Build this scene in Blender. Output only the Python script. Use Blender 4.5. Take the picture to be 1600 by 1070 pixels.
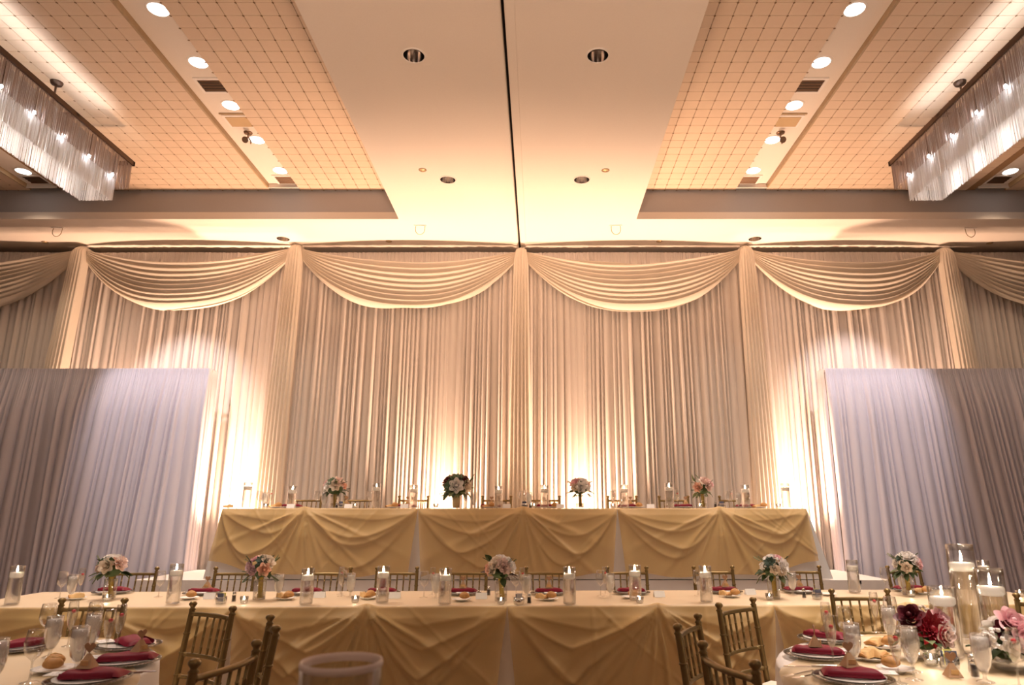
import bpy, math, random
from math import sin, cos, pi, sqrt, exp, radians, atan2, hypot
from mathutils import Vector, Matrix

SC = bpy.context.scene
for _o in list(bpy.data.objects):
    bpy.data.objects.remove(_o)
COL = SC.collection
RND = random.Random(7)

# ---------------------------------------------------------------- camera
cd = bpy.data.cameras.new('camera')
cam = bpy.data.objects.new('camera', cd)
COL.objects.link(cam)
cam.location = (0.286, 0.0, 1.42)
cam.rotation_euler = (pi / 2 + math.atan(265 / 1067), 0, 0)
cd.sensor_width = 36.0
cd.lens = 36.0 * 1067 / 1600
cd.shift_x = -42 / 1600
cd.clip_start = 0.05
cd.clip_end = 80
cd.dof.use_dof = True
cd.dof.focus_distance = 5.6
cd.dof.aperture_fstop = 3.5
SC.camera = cam

# ---------------------------------------------------------------- world, exposure
w = bpy.data.worlds.new('world')
SC.world = w
w.use_nodes = True
w.node_tree.nodes['Background'].inputs[0].default_value = (1.0, 0.83, 0.66, 1)
w.node_tree.nodes['Background'].inputs[1].default_value = 0.05
SC.view_settings.view_transform = 'Standard'
SC.view_settings.look = 'None'
SC.view_settings.gamma = 1.0
SC.view_settings.use_curve_mapping = False
SC.view_settings.exposure = 0.15
SC.cycles.max_bounces = 10
SC.cycles.diffuse_bounces = 4
SC.cycles.glossy_bounces = 3
SC.cycles.transmission_bounces = 8
SC.cycles.transparent_max_bounces = 24
SC.cycles.sample_clamp_indirect = 4.0
SC.cycles.use_denoising = True


def lamp(name, kind, loc, power, color, target=None, **kw):
    d = bpy.data.lights.new(name, kind)
    d.energy = power
    d.color = color
    for k, v in kw.items():
        setattr(d, k, v)
    o = bpy.data.objects.new(name, d)
    o.location = loc
    if target is not None:
        o.rotation_euler = (Vector(target) - Vector(loc)).to_track_quat('-Z', 'Y').to_euler()
    COL.objects.link(o)
    return o


WARM = (1.0, 0.62, 0.41)
UPL = [(-5.45, 1.0), (-3.62, 1.25), (-0.98, 1.0), (0.88, 1.0), (3.62, 1.25), (5.45, 0.8)]
for x, k in UPL:                     # amber uplighters standing behind the head table and the side drapes
    lamp('uplight_or_fill', 'SPOT', (x, 9.27, 0.80), 900 * k, WARM, (x, 9.50, 4.4), spot_size=radians(95), spot_blend=1.0,
         shadow_soft_size=0.10)
for sgn in (-1, 1):                  # ceiling downlights: the lit cans in both strips, five in view and those further back
    for y in (8.02, 7.27, 6.56, 5.83, 5.10):
        lamp('downlight', 'SPOT', (sgn * 3.07, y, 5.66), 170, (1.0, 0.84, 0.70), (sgn * 3.07, y, 0),
             spot_size=radians(84), spot_blend=0.9, shadow_soft_size=0.08)
    for y in (4.2, 3.0, 1.8):
        lamp('downlight', 'SPOT', (sgn * 3.07, y, 5.66), 640 if sgn > 0 else 170, (1.0, 0.84, 0.72), (sgn * 3.07, y, 0),
             spot_size=radians(50), spot_blend=0.8, shadow_soft_size=0.08)
    # added unseen fill: points behind the camera lighting fronts, rear spots lifting the ceiling
    lamp('chandelier_or_fill_lamp', 'POINT', (sgn * 4.61, -2.4, 4.8), 90, (1.0, 0.86, 0.76), shadow_soft_size=0.3)
    lamp('uplight_or_fill', 'SPOT', (sgn * 1.5, -3.6, 0.8), 950, (1.0, 0.68, 0.48), (sgn * 0.4, 2.6, 5.3), spot_size=radians(64), spot_blend=0.9,
         shadow_soft_size=0.15)
    lamp('downlight', 'SPOT', (sgn * 6.40, 8.03, 5.66), 70, (1.0, 0.74, 0.52), (sgn * 6.40, 8.0, 0), spot_size=radians(110),
         spot_blend=0.6, shadow_soft_size=0.08)
    # lamps inside the bead chandeliers: a cool row shining up on the coffer and down through the beads
    u = lamp('chandelier_or_fill_lamp', 'AREA', (sgn * 4.40, 5.05, 5.36), 3.2, (0.90, 0.91, 1.0), (sgn * 4.36, 5.05, 5.9), shape='RECTANGLE',
             size=3.0, size_y=0.10)
    u.rotation_euler = (pi, 0, pi / 2)
    u.data.spread = radians(95)
    # wall-wash lamp at the chandelier end: the pale scallop on the drapes
    lamp('wall_wash', 'SPOT', (sgn * 4.65, 7.45, 5.22), 300, (1.0, 0.89, 0.92), (sgn * 4.65, 7.45 + 0.727, 4.22), spot_size=radians(46),
         spot_blend=0.6, shadow_soft_size=0.05)
    for y in (6.6, 6.2, 5.8, 5.4, 5.0, 4.6, 4.2, 3.8):
        lamp('chandelier_or_fill_lamp', 'POINT', (sgn * 4.61, y, 4.86), 3.4, (1.0, 0.90, 0.83), shadow_soft_size=0.05)


# ---------------------------------------------------------------- materials
def mat(name, color, rough=0.6, metal=0.0, spec=0.5, sheen=0.0, transl=0.0, var=0.0, scale=40.0, bump=0.0, alpha=0.0, emit=0.0,
        stretch=None):
    m = bpy.data.materials.new(name)
    m.use_nodes = True
    nt = m.node_tree
    b = nt.nodes['Principled BSDF']
    out = nt.nodes['Material Output']
    b.inputs['Base Color'].default_value = (*color, 1)
    b.inputs['Roughness'].default_value = rough
    b.inputs['Metallic'].default_value = metal
    b.inputs['Specular IOR Level'].default_value = spec
    if sheen:
        b.inputs['Sheen Weight'].default_value = sheen
    if emit:
        b.inputs['Emission Color'].default_value = (*color, 1)
        b.inputs['Emission Strength'].default_value = emit
    if var or bump:
        tc = nt.nodes.new('ShaderNodeTexCoord')
        src = tc.outputs['Object']
        if stretch:
            mp = nt.nodes.new('ShaderNodeMapping')
            mp.inputs['Scale'].default_value = stretch
            nt.links.new(src, mp.inputs[0])
            src = mp.outputs[0]
        n = nt.nodes.new('ShaderNodeTexNoise')
        n.inputs['Scale'].default_value = scale
        n.inputs['Detail'].default_value = 3
        nt.links.new(src, n.inputs['Vector'])
        if var:
            r = nt.nodes.new('ShaderNodeMixRGB')
            r.blend_type = 'MIX'
            r.inputs[1].default_value = (*[c * (1 - var) for c in color], 1)
            r.inputs[2].default_value = (*[min(1, c * (1 + var)) for c in color], 1)
            nt.links.new(n.outputs['Fac'], r.inputs[0])
            nt.links.new(r.outputs[0], b.inputs['Base Color'])
        if bump:
            bp = nt.nodes.new('ShaderNodeBump')
            bp.inputs['Strength'].default_value = bump
            bp.inputs['Distance'].default_value = 0.004
            nt.links.new(n.outputs['Fac'], bp.inputs['Height'])
            nt.links.new(bp.outputs[0], b.inputs['Normal'])
    last = b.outputs[0]
    if transl:
        t = nt.nodes.new('ShaderNodeBsdfTranslucent')
        t.inputs[0].default_value = (*color, 1)
        mx = nt.nodes.new('ShaderNodeMixShader')
        mx.inputs[0].default_value = transl
        nt.links.new(last, mx.inputs[1])
        nt.links.new(t.outputs[0], mx.inputs[2])
        last = mx.outputs[0]
    if alpha:
        t = nt.nodes.new('ShaderNodeBsdfTransparent')
        mx = nt.nodes.new('ShaderNodeMixShader')
        mx.inputs[0].default_value = alpha
        nt.links.new(last, mx.inputs[1])
        nt.links.new(t.outputs[0], mx.inputs[2])
        last = mx.outputs[0]
    nt.links.new(last, out.inputs[0])
    return m


def glass_mat(name, tint=(0.96, 0.96, 0.95), blend=0.22, rough=0.03, base=0.04):
    m = bpy.data.materials.new(name)
    m.use_nodes = True
    nt = m.node_tree
    nt.nodes.clear()
    out = nt.nodes.new('ShaderNodeOutputMaterial')
    t = nt.nodes.new('ShaderNodeBsdfTransparent')
    t.inputs[0].default_value = (*tint, 1)
    g = nt.nodes.new('ShaderNodeBsdfGlossy')
    g.inputs['Roughness'].default_value = rough
    lw = nt.nodes.new('ShaderNodeLayerWeight')
    lw.inputs[0].default_value = blend
    mul = nt.nodes.new('ShaderNodeMath')
    mul.operation = 'MULTIPLY_ADD'
    mul.inputs[1].default_value = 0.8
    mul.inputs[2].default_value = base
    mx = nt.nodes.new('ShaderNodeMixShader')
    nt.links.new(lw.outputs['Facing'], mul.inputs[0])
    nt.links.new(mul.outputs[0], mx.inputs[0])
    nt.links.new(t.outputs[0], mx.inputs[1])
    nt.links.new(g.outputs[0], mx.inputs[2])
    nt.links.new(mx.outputs[0], out.inputs[0])
    return m


def liquid_mat(name, color, ior=1.33):
    m = bpy.data.materials.new(name)
    m.use_nodes = True
    nt = m.node_tree
    nt.nodes.clear()
    out = nt.nodes.new('ShaderNodeOutputMaterial')
    g = nt.nodes.new('ShaderNodeBsdfGlass')
    g.inputs['Color'].default_value = (*color, 1)
    g.inputs['IOR'].default_value = ior
    g.inputs['Roughness'].default_value = 0.0
    t = nt.nodes.new('ShaderNodeBsdfTransparent')
    t.inputs[0].default_value = (*color, 1)
    mx = nt.nodes.new('ShaderNodeMixShader')
    mx.inputs[0].default_value = 0.5
    nt.links.new(g.outputs[0], mx.inputs[1])
    nt.links.new(t.outputs[0], mx.inputs[2])
    nt.links.new(mx.outputs[0], out.inputs[0])
    return m


def emit_mat(name, color, strength):
    m = bpy.data.materials.new(name)
    m.use_nodes = True
    nt = m.node_tree
    nt.nodes.clear()
    out = nt.nodes.new('ShaderNodeOutputMaterial')
    e = nt.nodes.new('ShaderNodeEmission')
    e.inputs[0].default_value = (*color, 1)
    e.inputs[1].default_value = strength
    nt.links.new(e.outputs[0], out.inputs[0])
    return m


M = dict(
    drape=mat('ivory_drape', (0.80, 0.73, 0.67), 0.75, sheen=0.25, transl=0.12, bump=0.15, scale=60, stretch=(1, 1, 0.1)),
    swag=mat('ivory_sheer', (0.86, 0.77, 0.65), 0.7, sheen=0.3, transl=0.2),
    panel=mat('ivory_drape_greyed', (0.68, 0.65, 0.71), 0.8, bump=0.15, scale=60, stretch=(1, 1, 0.1)),  # same ivory fabric, greyed to carry the cool dim light on the screens
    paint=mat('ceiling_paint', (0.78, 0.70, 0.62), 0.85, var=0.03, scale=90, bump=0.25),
    coffer=mat('shaded_ceiling_paint', (0.42, 0.40, 0.40), 0.8, var=0.03, scale=60, bump=0.2),  # ceiling paint greyed and darkened for the shade inside the coffer
    tile=mat('tile_fabric', (0.68, 0.525, 0.385), 0.42, var=0.05, scale=8),
    groove=mat('tile_joint', (0.30, 0.18, 0.09), 0.8),
    stud=mat('tile_stud', (0.22, 0.13, 0.06), 0.4, metal=0.5),
    rail=mat('strip_rail', (0.42, 0.29, 0.16), 0.3, var=0.2, scale=14),
    dark=mat('dark_slot', (0.02, 0.014, 0.01), 0.8),
    wall=mat('wall_paint', (0.55, 0.42, 0.32), 0.8, var=0.03, scale=20),
    carpet=mat('carpet', (0.20, 0.12, 0.08), 0.95, var=0.4, scale=12, bump=0.5),
    white_metal=mat('white_enamel', (0.80, 0.74, 0.68), 0.4),
    chrome=mat('reflector', (0.75, 0.72, 0.70), 0.12, metal=1.0),
    steel=mat('steel', (0.72, 0.70, 0.66), 0.18, metal=1.0),
    bronze=mat('bronze', (0.30, 0.19, 0.12), 0.35, metal=0.7),
    brass=mat('sprinkler_brass', (0.50, 0.36, 0.20), 0.4, metal=0.6),
    lens=emit_mat('lamp_lens', (1.0, 0.93, 0.85), 9.0),
    bulb=emit_mat('bulb', (0.97, 0.96, 1.0), 40.0),
    flame=emit_mat('flame', (1.0, 0.78, 0.50), 520.0),
    bead=mat('bead_strand', (0.52, 0.41, 0.36), 0.3, transl=0.25),
    bead_in=mat('bead_strand_clear', (0.86, 0.83, 0.81), 0.3, transl=0.4),
    frame=mat('chandelier_frame', (0.10, 0.06, 0.04), 0.35, metal=0.6),
    gold=mat('antique_gold_paint', (0.225, 0.155, 0.060), 0.36, metal=0.6, var=0.15, scale=30),
    cushion=mat('chair_cushion', (0.75, 0.68, 0.58), 0.8),
    cloth=mat('white_tablecloth', (0.82, 0.79, 0.77), 0.7, sheen=0.15, bump=0.1, scale=300),
    satin=mat('cream_tablecloth', (0.82, 0.73, 0.60), 0.5, sheen=0.15),
    organza=mat('gold_organza', (0.77, 0.53, 0.21), 0.42, transl=0.18, alpha=0.30, spec=0.6, bump=0.35, scale=420, var=0.12),
    organza_top=mat('gold_organza_lit_top', (0.86, 0.70, 0.50), 0.45, transl=0.1, alpha=0.45),  # top sheet of the same organza, its colour paled for overexposure
    organza_rd=mat('gold_organza_round', (0.84, 0.65, 0.38), 0.45, transl=0.1, alpha=0.5),
    stage=mat('white_stage_cloth', (0.84, 0.80, 0.78), 0.8),
    wood=mat('plywood', (0.45, 0.30, 0.17), 0.6),
    glass=glass_mat('clear_glass', tint=(0.93, 0.93, 0.92), blend=0.34, base=0.07),
    glass_rim=glass_mat('cut_glass', tint=(0.92, 0.92, 0.91), blend=0.45, base=0.12),
    frost=glass_mat('frosted_glass', tint=(0.9, 0.88, 0.86), blend=0.45, rough=0.3, base=0.18),
    rim=mat('pale_glass_rim', (0.88, 0.74, 0.68), 0.3, alpha=0.35),
    water=liquid_mat('water', (0.98, 0.97, 0.96)),
    icewater=mat('ice_water', (0.90, 0.86, 0.84), 0.2, alpha=0.45),
    bubbly=mat('champagne', (0.93, 0.80, 0.62), 0.1, alpha=0.75),
    wax=mat('white_wax', (0.95, 0.93, 0.90), 0.5, transl=0.6),
    china=mat('white_china', (0.86, 0.83, 0.80), 0.2),
    crust=mat('bread_crust', (0.52, 0.26, 0.08), 0.6, var=0.35, scale=30, bump=0.4),
    cracker=mat('flatbread', (0.66, 0.42, 0.18), 0.7, var=0.25, scale=40, bump=0.3),
    napkin=mat('burgundy_napkin', (0.19, 0.004, 0.022), 0.55, spec=0.25),
    card=mat('white_card', (0.86, 0.85, 0.84), 0.6),
    kraft=mat('kraft_board', (0.44, 0.27, 0.15), 0.7, var=0.1, scale=50),
    heart=mat('kraft_heart', (0.36, 0.20, 0.11), 0.7, var=0.1, scale=50),
    pepper=mat('ground_pepper', (0.05, 0.035, 0.03), 0.6, var=0.5, scale=300),
    salt=mat('salt', (0.85, 0.83, 0.80), 0.7),
    pk_white=mat('white_packet', (0.82, 0.80, 0.78), 0.6),
    pk_blue=mat('blue_packet', (0.13, 0.15, 0.24), 0.6),
    pk_green=mat('yellow_green_packet', (0.72, 0.68, 0.16), 0.6),
    wrap=mat('gold_ribbon', (0.36, 0.23, 0.04), 0.38, metal=0.3, var=0.2, scale=25),
    champ=mat('champagne_ribbon', (0.66, 0.50, 0.28), 0.45, metal=0.2),
    berry=mat('raspberry', (0.55, 0.02, 0.03), 0.4, bump=0.5, scale=200),
    leaf=mat('dark_leaf', (0.050, 0.075, 0.028), 0.6, spec=0.2, var=0.3, scale=20),
    leaf2=mat('sage_leaf', (0.16, 0.19, 0.09), 0.65, spec=0.2, var=0.25, scale=20),
    plum=mat('dark_purple_leaf', (0.045, 0.02, 0.025), 0.5),
    succ=mat('succulent_green', (0.16, 0.23, 0.14), 0.65, spec=0.2, var=0.25, scale=20),
    succ2=mat('succulent_blue', (0.10, 0.145, 0.115), 0.65, spec=0.2, var=0.25, scale=20),
    white=mat('white_petal', (0.88, 0.84, 0.81), 0.6, transl=0.2),
    cream=mat('cream_petal', (0.87, 0.76, 0.64), 0.6, transl=0.2),
    blush=mat('blush_petal', (0.85, 0.66, 0.60), 0.6, transl=0.2),
    peach=mat('peach_petal', (0.85, 0.52, 0.40), 0.6, transl=0.2),
    pink=mat('pink_petal', (0.82, 0.50, 0.54), 0.6, transl=0.2),
    mauve=mat('mauve_petal', (0.62, 0.42, 0.46), 0.6, transl=0.2),
    burgundy=mat('burgundy_petal', (0.10, 0.006, 0.015), 0.55),
    red=mat('dark_red_petal', (0.30, 0.008, 0.02), 0.5),
)


# ---------------------------------------------------------------- mesh helpers
class MB:
    def __init__(s):
        s.v, s.f, s.sm = [], [], []

    def add(s, vs, fs, smooth=False):
        o = len(s.v)
        s.v += [tuple(v) for v in vs]
        s.f += [tuple(i + o for i in f) for f in fs]
        s.sm += [smooth] * len(fs)
        return s

    def box(s, c, d, rot=0.0, taper=1.0):
        x, y, z = d[0] / 2, d[1] / 2, d[2] / 2
        vs = []
        for k in (-1, 1):
            t = 1.0 if k < 0 else taper
            for a, b in ((-1, -1), (1, -1), (1, 1), (-1, 1)):
                px, py = a * x * t, b * y * t
                vs.append((c[0] + px * cos(rot) - py * sin(rot), c[1] + px * sin(rot) + py * cos(rot), c[2] + k * z))
        return s.add(vs, [(0, 3, 2, 1), (4, 5, 6, 7), (0, 1, 5, 4), (1, 2, 6, 5), (2, 3, 7, 6), (3, 0, 4, 7)])

    def lathe(s, prof, seg=20, c=(0, 0, 0), cap0=False, cap1=False, smooth=True):
        vs, fs = [], []
        for r, z in prof:
            for i in range(seg):
                a = 2 * pi * i / seg
                vs.append((c[0] + r * cos(a), c[1] + r * sin(a), c[2] + z))
        for j in range(len(prof) - 1):
            for i in range(seg):
                k = (i + 1) % seg
                fs.append((j * seg + i, j * seg + k, (j + 1) * seg + k, (j + 1) * seg + i))
        s.add(vs, fs, smooth)
        n = len(prof)
        if cap0:
            s.add(vs[:seg], [tuple(range(seg - 1, -1, -1))])
        if cap1:
            s.add(vs[(n - 1) * seg:], [tuple(range(seg))])
        return s

    def tube(s, pts, rad, seg=8, smooth=True, caps=True):
        pts = [Vector(p) for p in pts]
        n = len(pts)
        if not hasattr(rad, '__len__'):
            rad = [rad] * n
        vs, fs = [], []
        prev = None
        for i, p in enumerate(pts):
            d = (pts[min(i + 1, n - 1)] - pts[max(i - 1, 0)]).normalized()
            if prev is None:
                a = d.orthogonal().normalized()
            else:
                a = (prev - d * prev.dot(d))
                a = a.normalized() if a.length > 1e-6 else d.orthogonal().normalized()
            prev = a
            b = d.cross(a)
            for k in range(seg):
                t = 2 * pi * k / seg
                vs.append(p + (a * cos(t) + b * sin(t)) * rad[i])
        for j in range(n - 1):
            for k in range(seg):
                q = (k + 1) % seg
                fs.append((j * seg + k, j * seg + q, (j + 1) * seg + q, (j + 1) * seg + k))
        s.add(vs, fs, smooth)
        if caps:
            s.add(vs[:seg], [tuple(range(seg - 1, -1, -1))])
            s.add(vs[-seg:], [tuple(range(seg))])
        return s

    def grid(s, fn, nu, nv, smooth=True):
        vs = [fn(i / nu, j / nv) for j in range(nv + 1) for i in range(nu + 1)]
        fs = [(j * (nu + 1) + i, j * (nu + 1) + i + 1, (j + 1) * (nu + 1) + i + 1, (j + 1) * (nu + 1) + i)
              for j in range(nv) for i in range(nu)]
        return s.add(vs, fs, smooth)

    def prism(s, poly, z0, z1, axis='z', smooth=False):
        n = len(poly)
        def P(p, h):
            return (p[0], p[1], h) if axis == 'z' else (p[0], h, p[1]) if axis == 'y' else (h, p[0], p[1])
        vs = [P(p, z0) for p in poly] + [P(p, z1) for p in poly]
        fs = [tuple(range(n - 1, -1, -1)), tuple(range(n, 2 * n))] + [(i, (i + 1) % n, n + (i + 1) % n, n + i) for i in range(n)]
        return s.add(vs, fs, smooth)

    def ball(s, c, r, seg=10, rings=6, sq=(1, 1, 1)):
        prof = []
        vs, fs = [], []
        for j in range(rings + 1):
            t = pi * j / rings
            for i in range(seg):
                a = 2 * pi * i / seg
                vs.append((c[0] + r * sq[0] * sin(t) * cos(a), c[1] + r * sq[1] * sin(t) * sin(a), c[2] - r * sq[2] * cos(t)))
        for j in range(rings):
            for i in range(seg):
                k = (i + 1) % seg
                fs.append((j * seg + i, j * seg + k, (j + 1) * seg + k, (j + 1) * seg + i))
        return s.add(vs, fs, True)

    def mesh(s, name, m):
        me = bpy.data.meshes.new(name)
        me.from_pydata(s.v, [], s.f)
        me.polygons.foreach_set('use_smooth', s.sm)
        for mm in (m if isinstance(m, (list, tuple)) else [m]):
            me.materials.append(mm)
        if getattr(s, 'mi', None):
            me.polygons.foreach_set('material_index', s.mi)
        me.update()
        return me

    def build(s, name, m, parent=None, loc=(0, 0, 0), rz=0.0, kind=None, label=None):
        return place(name, s.mesh(name, m), parent, loc, rz, kind, label)


def place(name, me, parent=None, loc=(0, 0, 0), rz=0.0, kind=None, label=None):
    o = bpy.data.objects.new(name, me)
    COL.objects.link(o)
    o.location = loc
    o.rotation_euler = (0, 0, rz)
    if parent:
        o.parent = parent
    if kind:
        o['kind'] = kind
    if label:
        o['label'] = label
    return o


def tag(o, label, cat, group=None):
    o['label'] = label
    o['category'] = cat
    if group:
        o['group'] = group
    return o


def thing(name, label, cat, loc=(0, 0, 0), rz=0.0, group=None):
    o = bpy.data.objects.new(name, None)
    COL.objects.link(o)
    o.empty_display_size = 0.05
    o.location = loc
    o.rotation_euler = (0, 0, rz)
    return tag(o, label, cat, group)


KIDS = {}


def dup(root, label, loc, rz=0.0, group=None):
    if root.name not in KIDS:
        KIDS[root.name] = [(c, list(c.children)) for c in root.children]
    r = root.copy()
    COL.objects.link(r)
    r.location = loc
    r.rotation_euler = (0, 0, rz)
    r['label'] = label
    if group:
        r['group'] = group
    for ch, gs in KIDS[root.name]:
        c = ch.copy()
        COL.objects.link(c)
        c.parent = r
        for g in gs:
            q = g.copy()
            COL.objects.link(q)
            q.parent = c
    return r


ORD = ['first', 'second', 'third', 'fourth', 'fifth', 'sixth', 'seventh', 'eighth', 'ninth', 'tenth', 'eleventh', 'twelfth',
       'thirteenth']


class Kind:
    """Builds one prototype on first use, copies it afterwards."""
    def __init__(s, build):
        s.b, s.p = build, {}

    def __call__(s, label, loc, rz=0.0, group=None, **kw):
        key = tuple(sorted(kw.items()))
        if key not in s.p:
            o = s.b(**kw)
            o.location = loc
            o.rotation_euler = (0, 0, rz)
            o['label'] = label
            if group:
                o['group'] = group
            s.p[key] = o
            return o
        return dup(s.p[key], label, loc, rz, group)


def lerp(a, b, t):
    return a + (b - a) * t


def sstep(a, b, x):
    t = max(0.0, min(1.0, (x - a) / (b - a)))
    return t * t * (3 - 2 * t)


# ================================================================ ROOM
ZC, ZT, ZS = 5.248, 5.66, 5.709      # soffit, tile field, lamp strip
YB, YF, XS = 8.52, -9.0, 13.0        # coffer far edge, room back, half width
XI, XO = 1.60, 11.5                  # coffer inner and outer edge
WALLY = 9.95


def struct(o):
    o['kind'] = 'structure'
    return o


struct(MB().box((0, 0.45, -0.05), (2 * XS, 19.2, 0.1)).build('floor', M['carpet']))
struct(MB().box((0, WALLY + 0.05, 2.8), (2 * XS, 0.1, 5.9)).build('wall_back', M['wall']))
struct(MB().box((-XS - 0.05, 0.45, 2.8), (0.1, 19.2, 5.9)).build('wall_left', M['wall']))
struct(MB().box((XS + 0.05, 0.45, 2.8), (0.1, 19.2, 5.9)).build('wall_right', M['wall']))
struct(MB().box((0, YF - 0.05, 2.8), (2 * XS, 0.1, 5.9)).build('wall_front', M['wall']))
cl = MB()
HOLES = [(0.80, 5.13), (0.79, 7.40), (3.405, 9.205)]
HH = 0.125
for sg in (-1, 1):                   # soffit in two halves, parted by the track slot, with square openings for the unlit cans
    def slab(x0, x1, y0, y1):
        cl.box((sg * (x0 + x1) / 2, (y0 + y1) / 2, ZC + 0.05), (x1 - x0, y1 - y0, 0.1))
    slab(0.014, 0.795 - HH, -9.05, WALLY)
    slab(0.795 + HH, XI, -9.05, WALLY)
    yy = -9.05
    for hx, hy in HOLES[:2]:
        slab(0.795 - HH, 0.795 + HH, yy, hy - HH)
        yy = hy + HH
    slab(0.795 - HH, 0.795 + HH, yy, WALLY)
    hx, hy = HOLES[2]
    slab(XI, hx - HH, YB, WALLY)
    slab(hx + HH, XS, YB, WALLY)
    slab(hx - HH, hx + HH, YB, hy - HH)
    slab(hx - HH, hx + HH, hy + HH, WALLY)
    slab(XO, XS, YF, YB)
    slab(XI, XO, YF, YF + 1.2)
ceil = struct(cl.build('ceiling', M['paint']))
MB().box((0, 0.45, ZC + 0.14), (0.4, 19.0, 0.04)).build('track_slot', M['dark'], ceil)
for sg in (-1, 1):
    MB().box((sg * 0.058, 0.45, ZC - 0.006), (0.075, 19.0, 0.012)).build('track_trim', M['paint'], ceil)
# moulding darkened in colour to give the shadow gap where ceiling meets back wall
struct(MB().box((0, WALLY - 0.06, ZC - 0.05), (2 * XS, 0.12, 0.10)).build('trim_1', M['bronze']))

TILE = 0.16
tile_me = None
for sg, side in ((-1, 'plain'), (1, 'dahlia')):
    co = MB()
    t = 0.04
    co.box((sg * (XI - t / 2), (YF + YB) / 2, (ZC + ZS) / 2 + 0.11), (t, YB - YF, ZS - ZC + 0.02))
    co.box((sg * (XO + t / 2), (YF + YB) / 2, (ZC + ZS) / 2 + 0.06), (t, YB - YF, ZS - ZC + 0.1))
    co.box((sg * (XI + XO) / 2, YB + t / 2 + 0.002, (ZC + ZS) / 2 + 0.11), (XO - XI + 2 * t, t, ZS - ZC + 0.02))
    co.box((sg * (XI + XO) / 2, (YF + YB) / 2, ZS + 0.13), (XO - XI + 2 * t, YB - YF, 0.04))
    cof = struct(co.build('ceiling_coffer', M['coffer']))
    # lamp strips (recessed), with the step rail on their outer side
    for xa, xb, y1 in ((2.955, 3.345, 8.40), (6.215, 6.60, 8.40)):
        MB().box((sg * (xa + xb) / 2, (YF + y1) / 2, ZS + 0.05), (xb - xa, y1 - YF, 0.1)).build('lamp_strip', M['paint'], cof)
        MB().box((sg * (xb + 0.011), (YF + y1) / 2, ZT + 0.03), (0.022, y1 - YF, 0.082)).build('strip_rail', M['rail'], cof)
        MB().box((sg * (xa + xb) / 2, y1 + 0.011, ZT + 0.03), (xb - xa + 0.03, 0.022, 0.082)).build('strip_end', M['paint'], cof)
    # tile fields: backing board, then tiles with dark recessed joints and studs at the crossings
    if tile_me is None:
        h = TILE / 2 - 0.0016
        hb = h - 0.0022
        vs = [(a * h, b * h, 0.012) for a, b in ((-1, -1), (1, -1), (1, 1), (-1, 1))] + \
             [(a * h, b * h, 0.003) for a, b in ((-1, -1), (1, -1), (1, 1), (-1, 1))] + \
             [(a * hb, b * hb, 0.0) for a, b in ((-1, -1), (1, -1), (1, 1), (-1, 1))]
        fs = [(8, 11, 10, 9)] + [(4 + i, 8 + i, 8 + (i + 1) % 4, 4 + (i + 1) % 4) for i in range(4)] + \
             [(i, 4 + i, 4 + (i + 1) % 4, (i + 1) % 4) for i in range(4)]
        tile_me = MB().add(vs, fs).mesh('ceiling_tile', M['tile'])
        tv, tf = vs, fs
    spots, studs, rest = [], MB(), MB()
    for xa, xb in ((XI, 2.955), (3.367, 6.215), (6.62, XO)):
        MB().box((sg * (xa + xb) / 2, (YF + YB) / 2, ZT + 0.032), (xb - xa - 0.004, YB - YF - 0.004, 0.04)).build('tile_board', M['groove'], cof)
        n = int((xb - xa) / TILE)
        off = xb - n * TILE if xa < 2 else xa
        for i in range(n):
            for j in range(27):
                x, y = off + (i + 0.5) * TILE, YB - 0.02 - (j + 0.5) * TILE
                # seen only inside the camera's wedge
                d = y * 0.9705 + 4.24 * 0.241
                px = 842 + 1067 * (sg * x - 0.286) / d
                if -25 < px < 1625:
                    spots.append((y - 0.35 * x, sg * x, y))
                    for sx in (0, 1):
                        studs.add([((x + TILE / 2) * sg + a * 0.013, y + TILE / 2 + b * 0.013, ZT - 0.0035) for a, b in ((-1, 0), (0, -1), (1, 0), (0, 1))] +
                                  [((x + TILE / 2) * sg, y + TILE / 2, ZT - 0.007)], [(0, 1, 4), (1, 2, 4), (2, 3, 4), (3, 0, 4)]) if sx == 0 else None
    spots.sort()
    for k, (_, x, y) in enumerate(spots):
        if k < 300:
            place('ceiling_tile', tile_me, cof, (x, y, ZT))
        else:
            rest.add([(a + x, b + y, c + ZT) for a, b, c in tv], tf)
    if rest.v:
        rest.build('far_tile_field', M['tile'], cof, kind='stuff')
    studs.build('joint_stud', M['stud'], cof, kind='stuff')


# ---------------------------------------------------------------- ceiling fittings
def b_can(lit=True, r=0.092):
    o = thing('recessed_downlight', '', 'ceiling light')
    MB().lathe([(r * 0.93, 0.002), (r * 0.95, -0.006), (r * 1.12, -0.005), (r * 1.16, 0.0)], 28).build('trim_ring', M['white_metal'], o)
    if lit:
        MB().lathe([(0.0, -0.003), (r * 0.6, -0.0045), (r * 0.94, -0.002)], 28).build('lens', M['lens'], o)
    else:
        MB().lathe([(r * 0.95, -0.004), (r * 0.86, 0.03), (r * 0.62, 0.08), (0.0, 0.10)], 28).build('reflector', M['chrome'], o)
    return o


can = Kind(b_can)
for sg, side in ((-1, 'flowerless'), (1, 'dahlia')):
    for k, y in enumerate((8.04, 7.29, 6.58, 5.85, 5.12)):
        can(f'lit round downlight, {ORD[k]} from the curtain wall, strip above the {side} table side', (sg * 3.06, y, ZS), group='lit strip downlights')
    can(f'lit round downlight beyond the bead chandelier above the {side} table', (sg * 6.40, 8.06, ZS), group='lit strip downlights')


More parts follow.
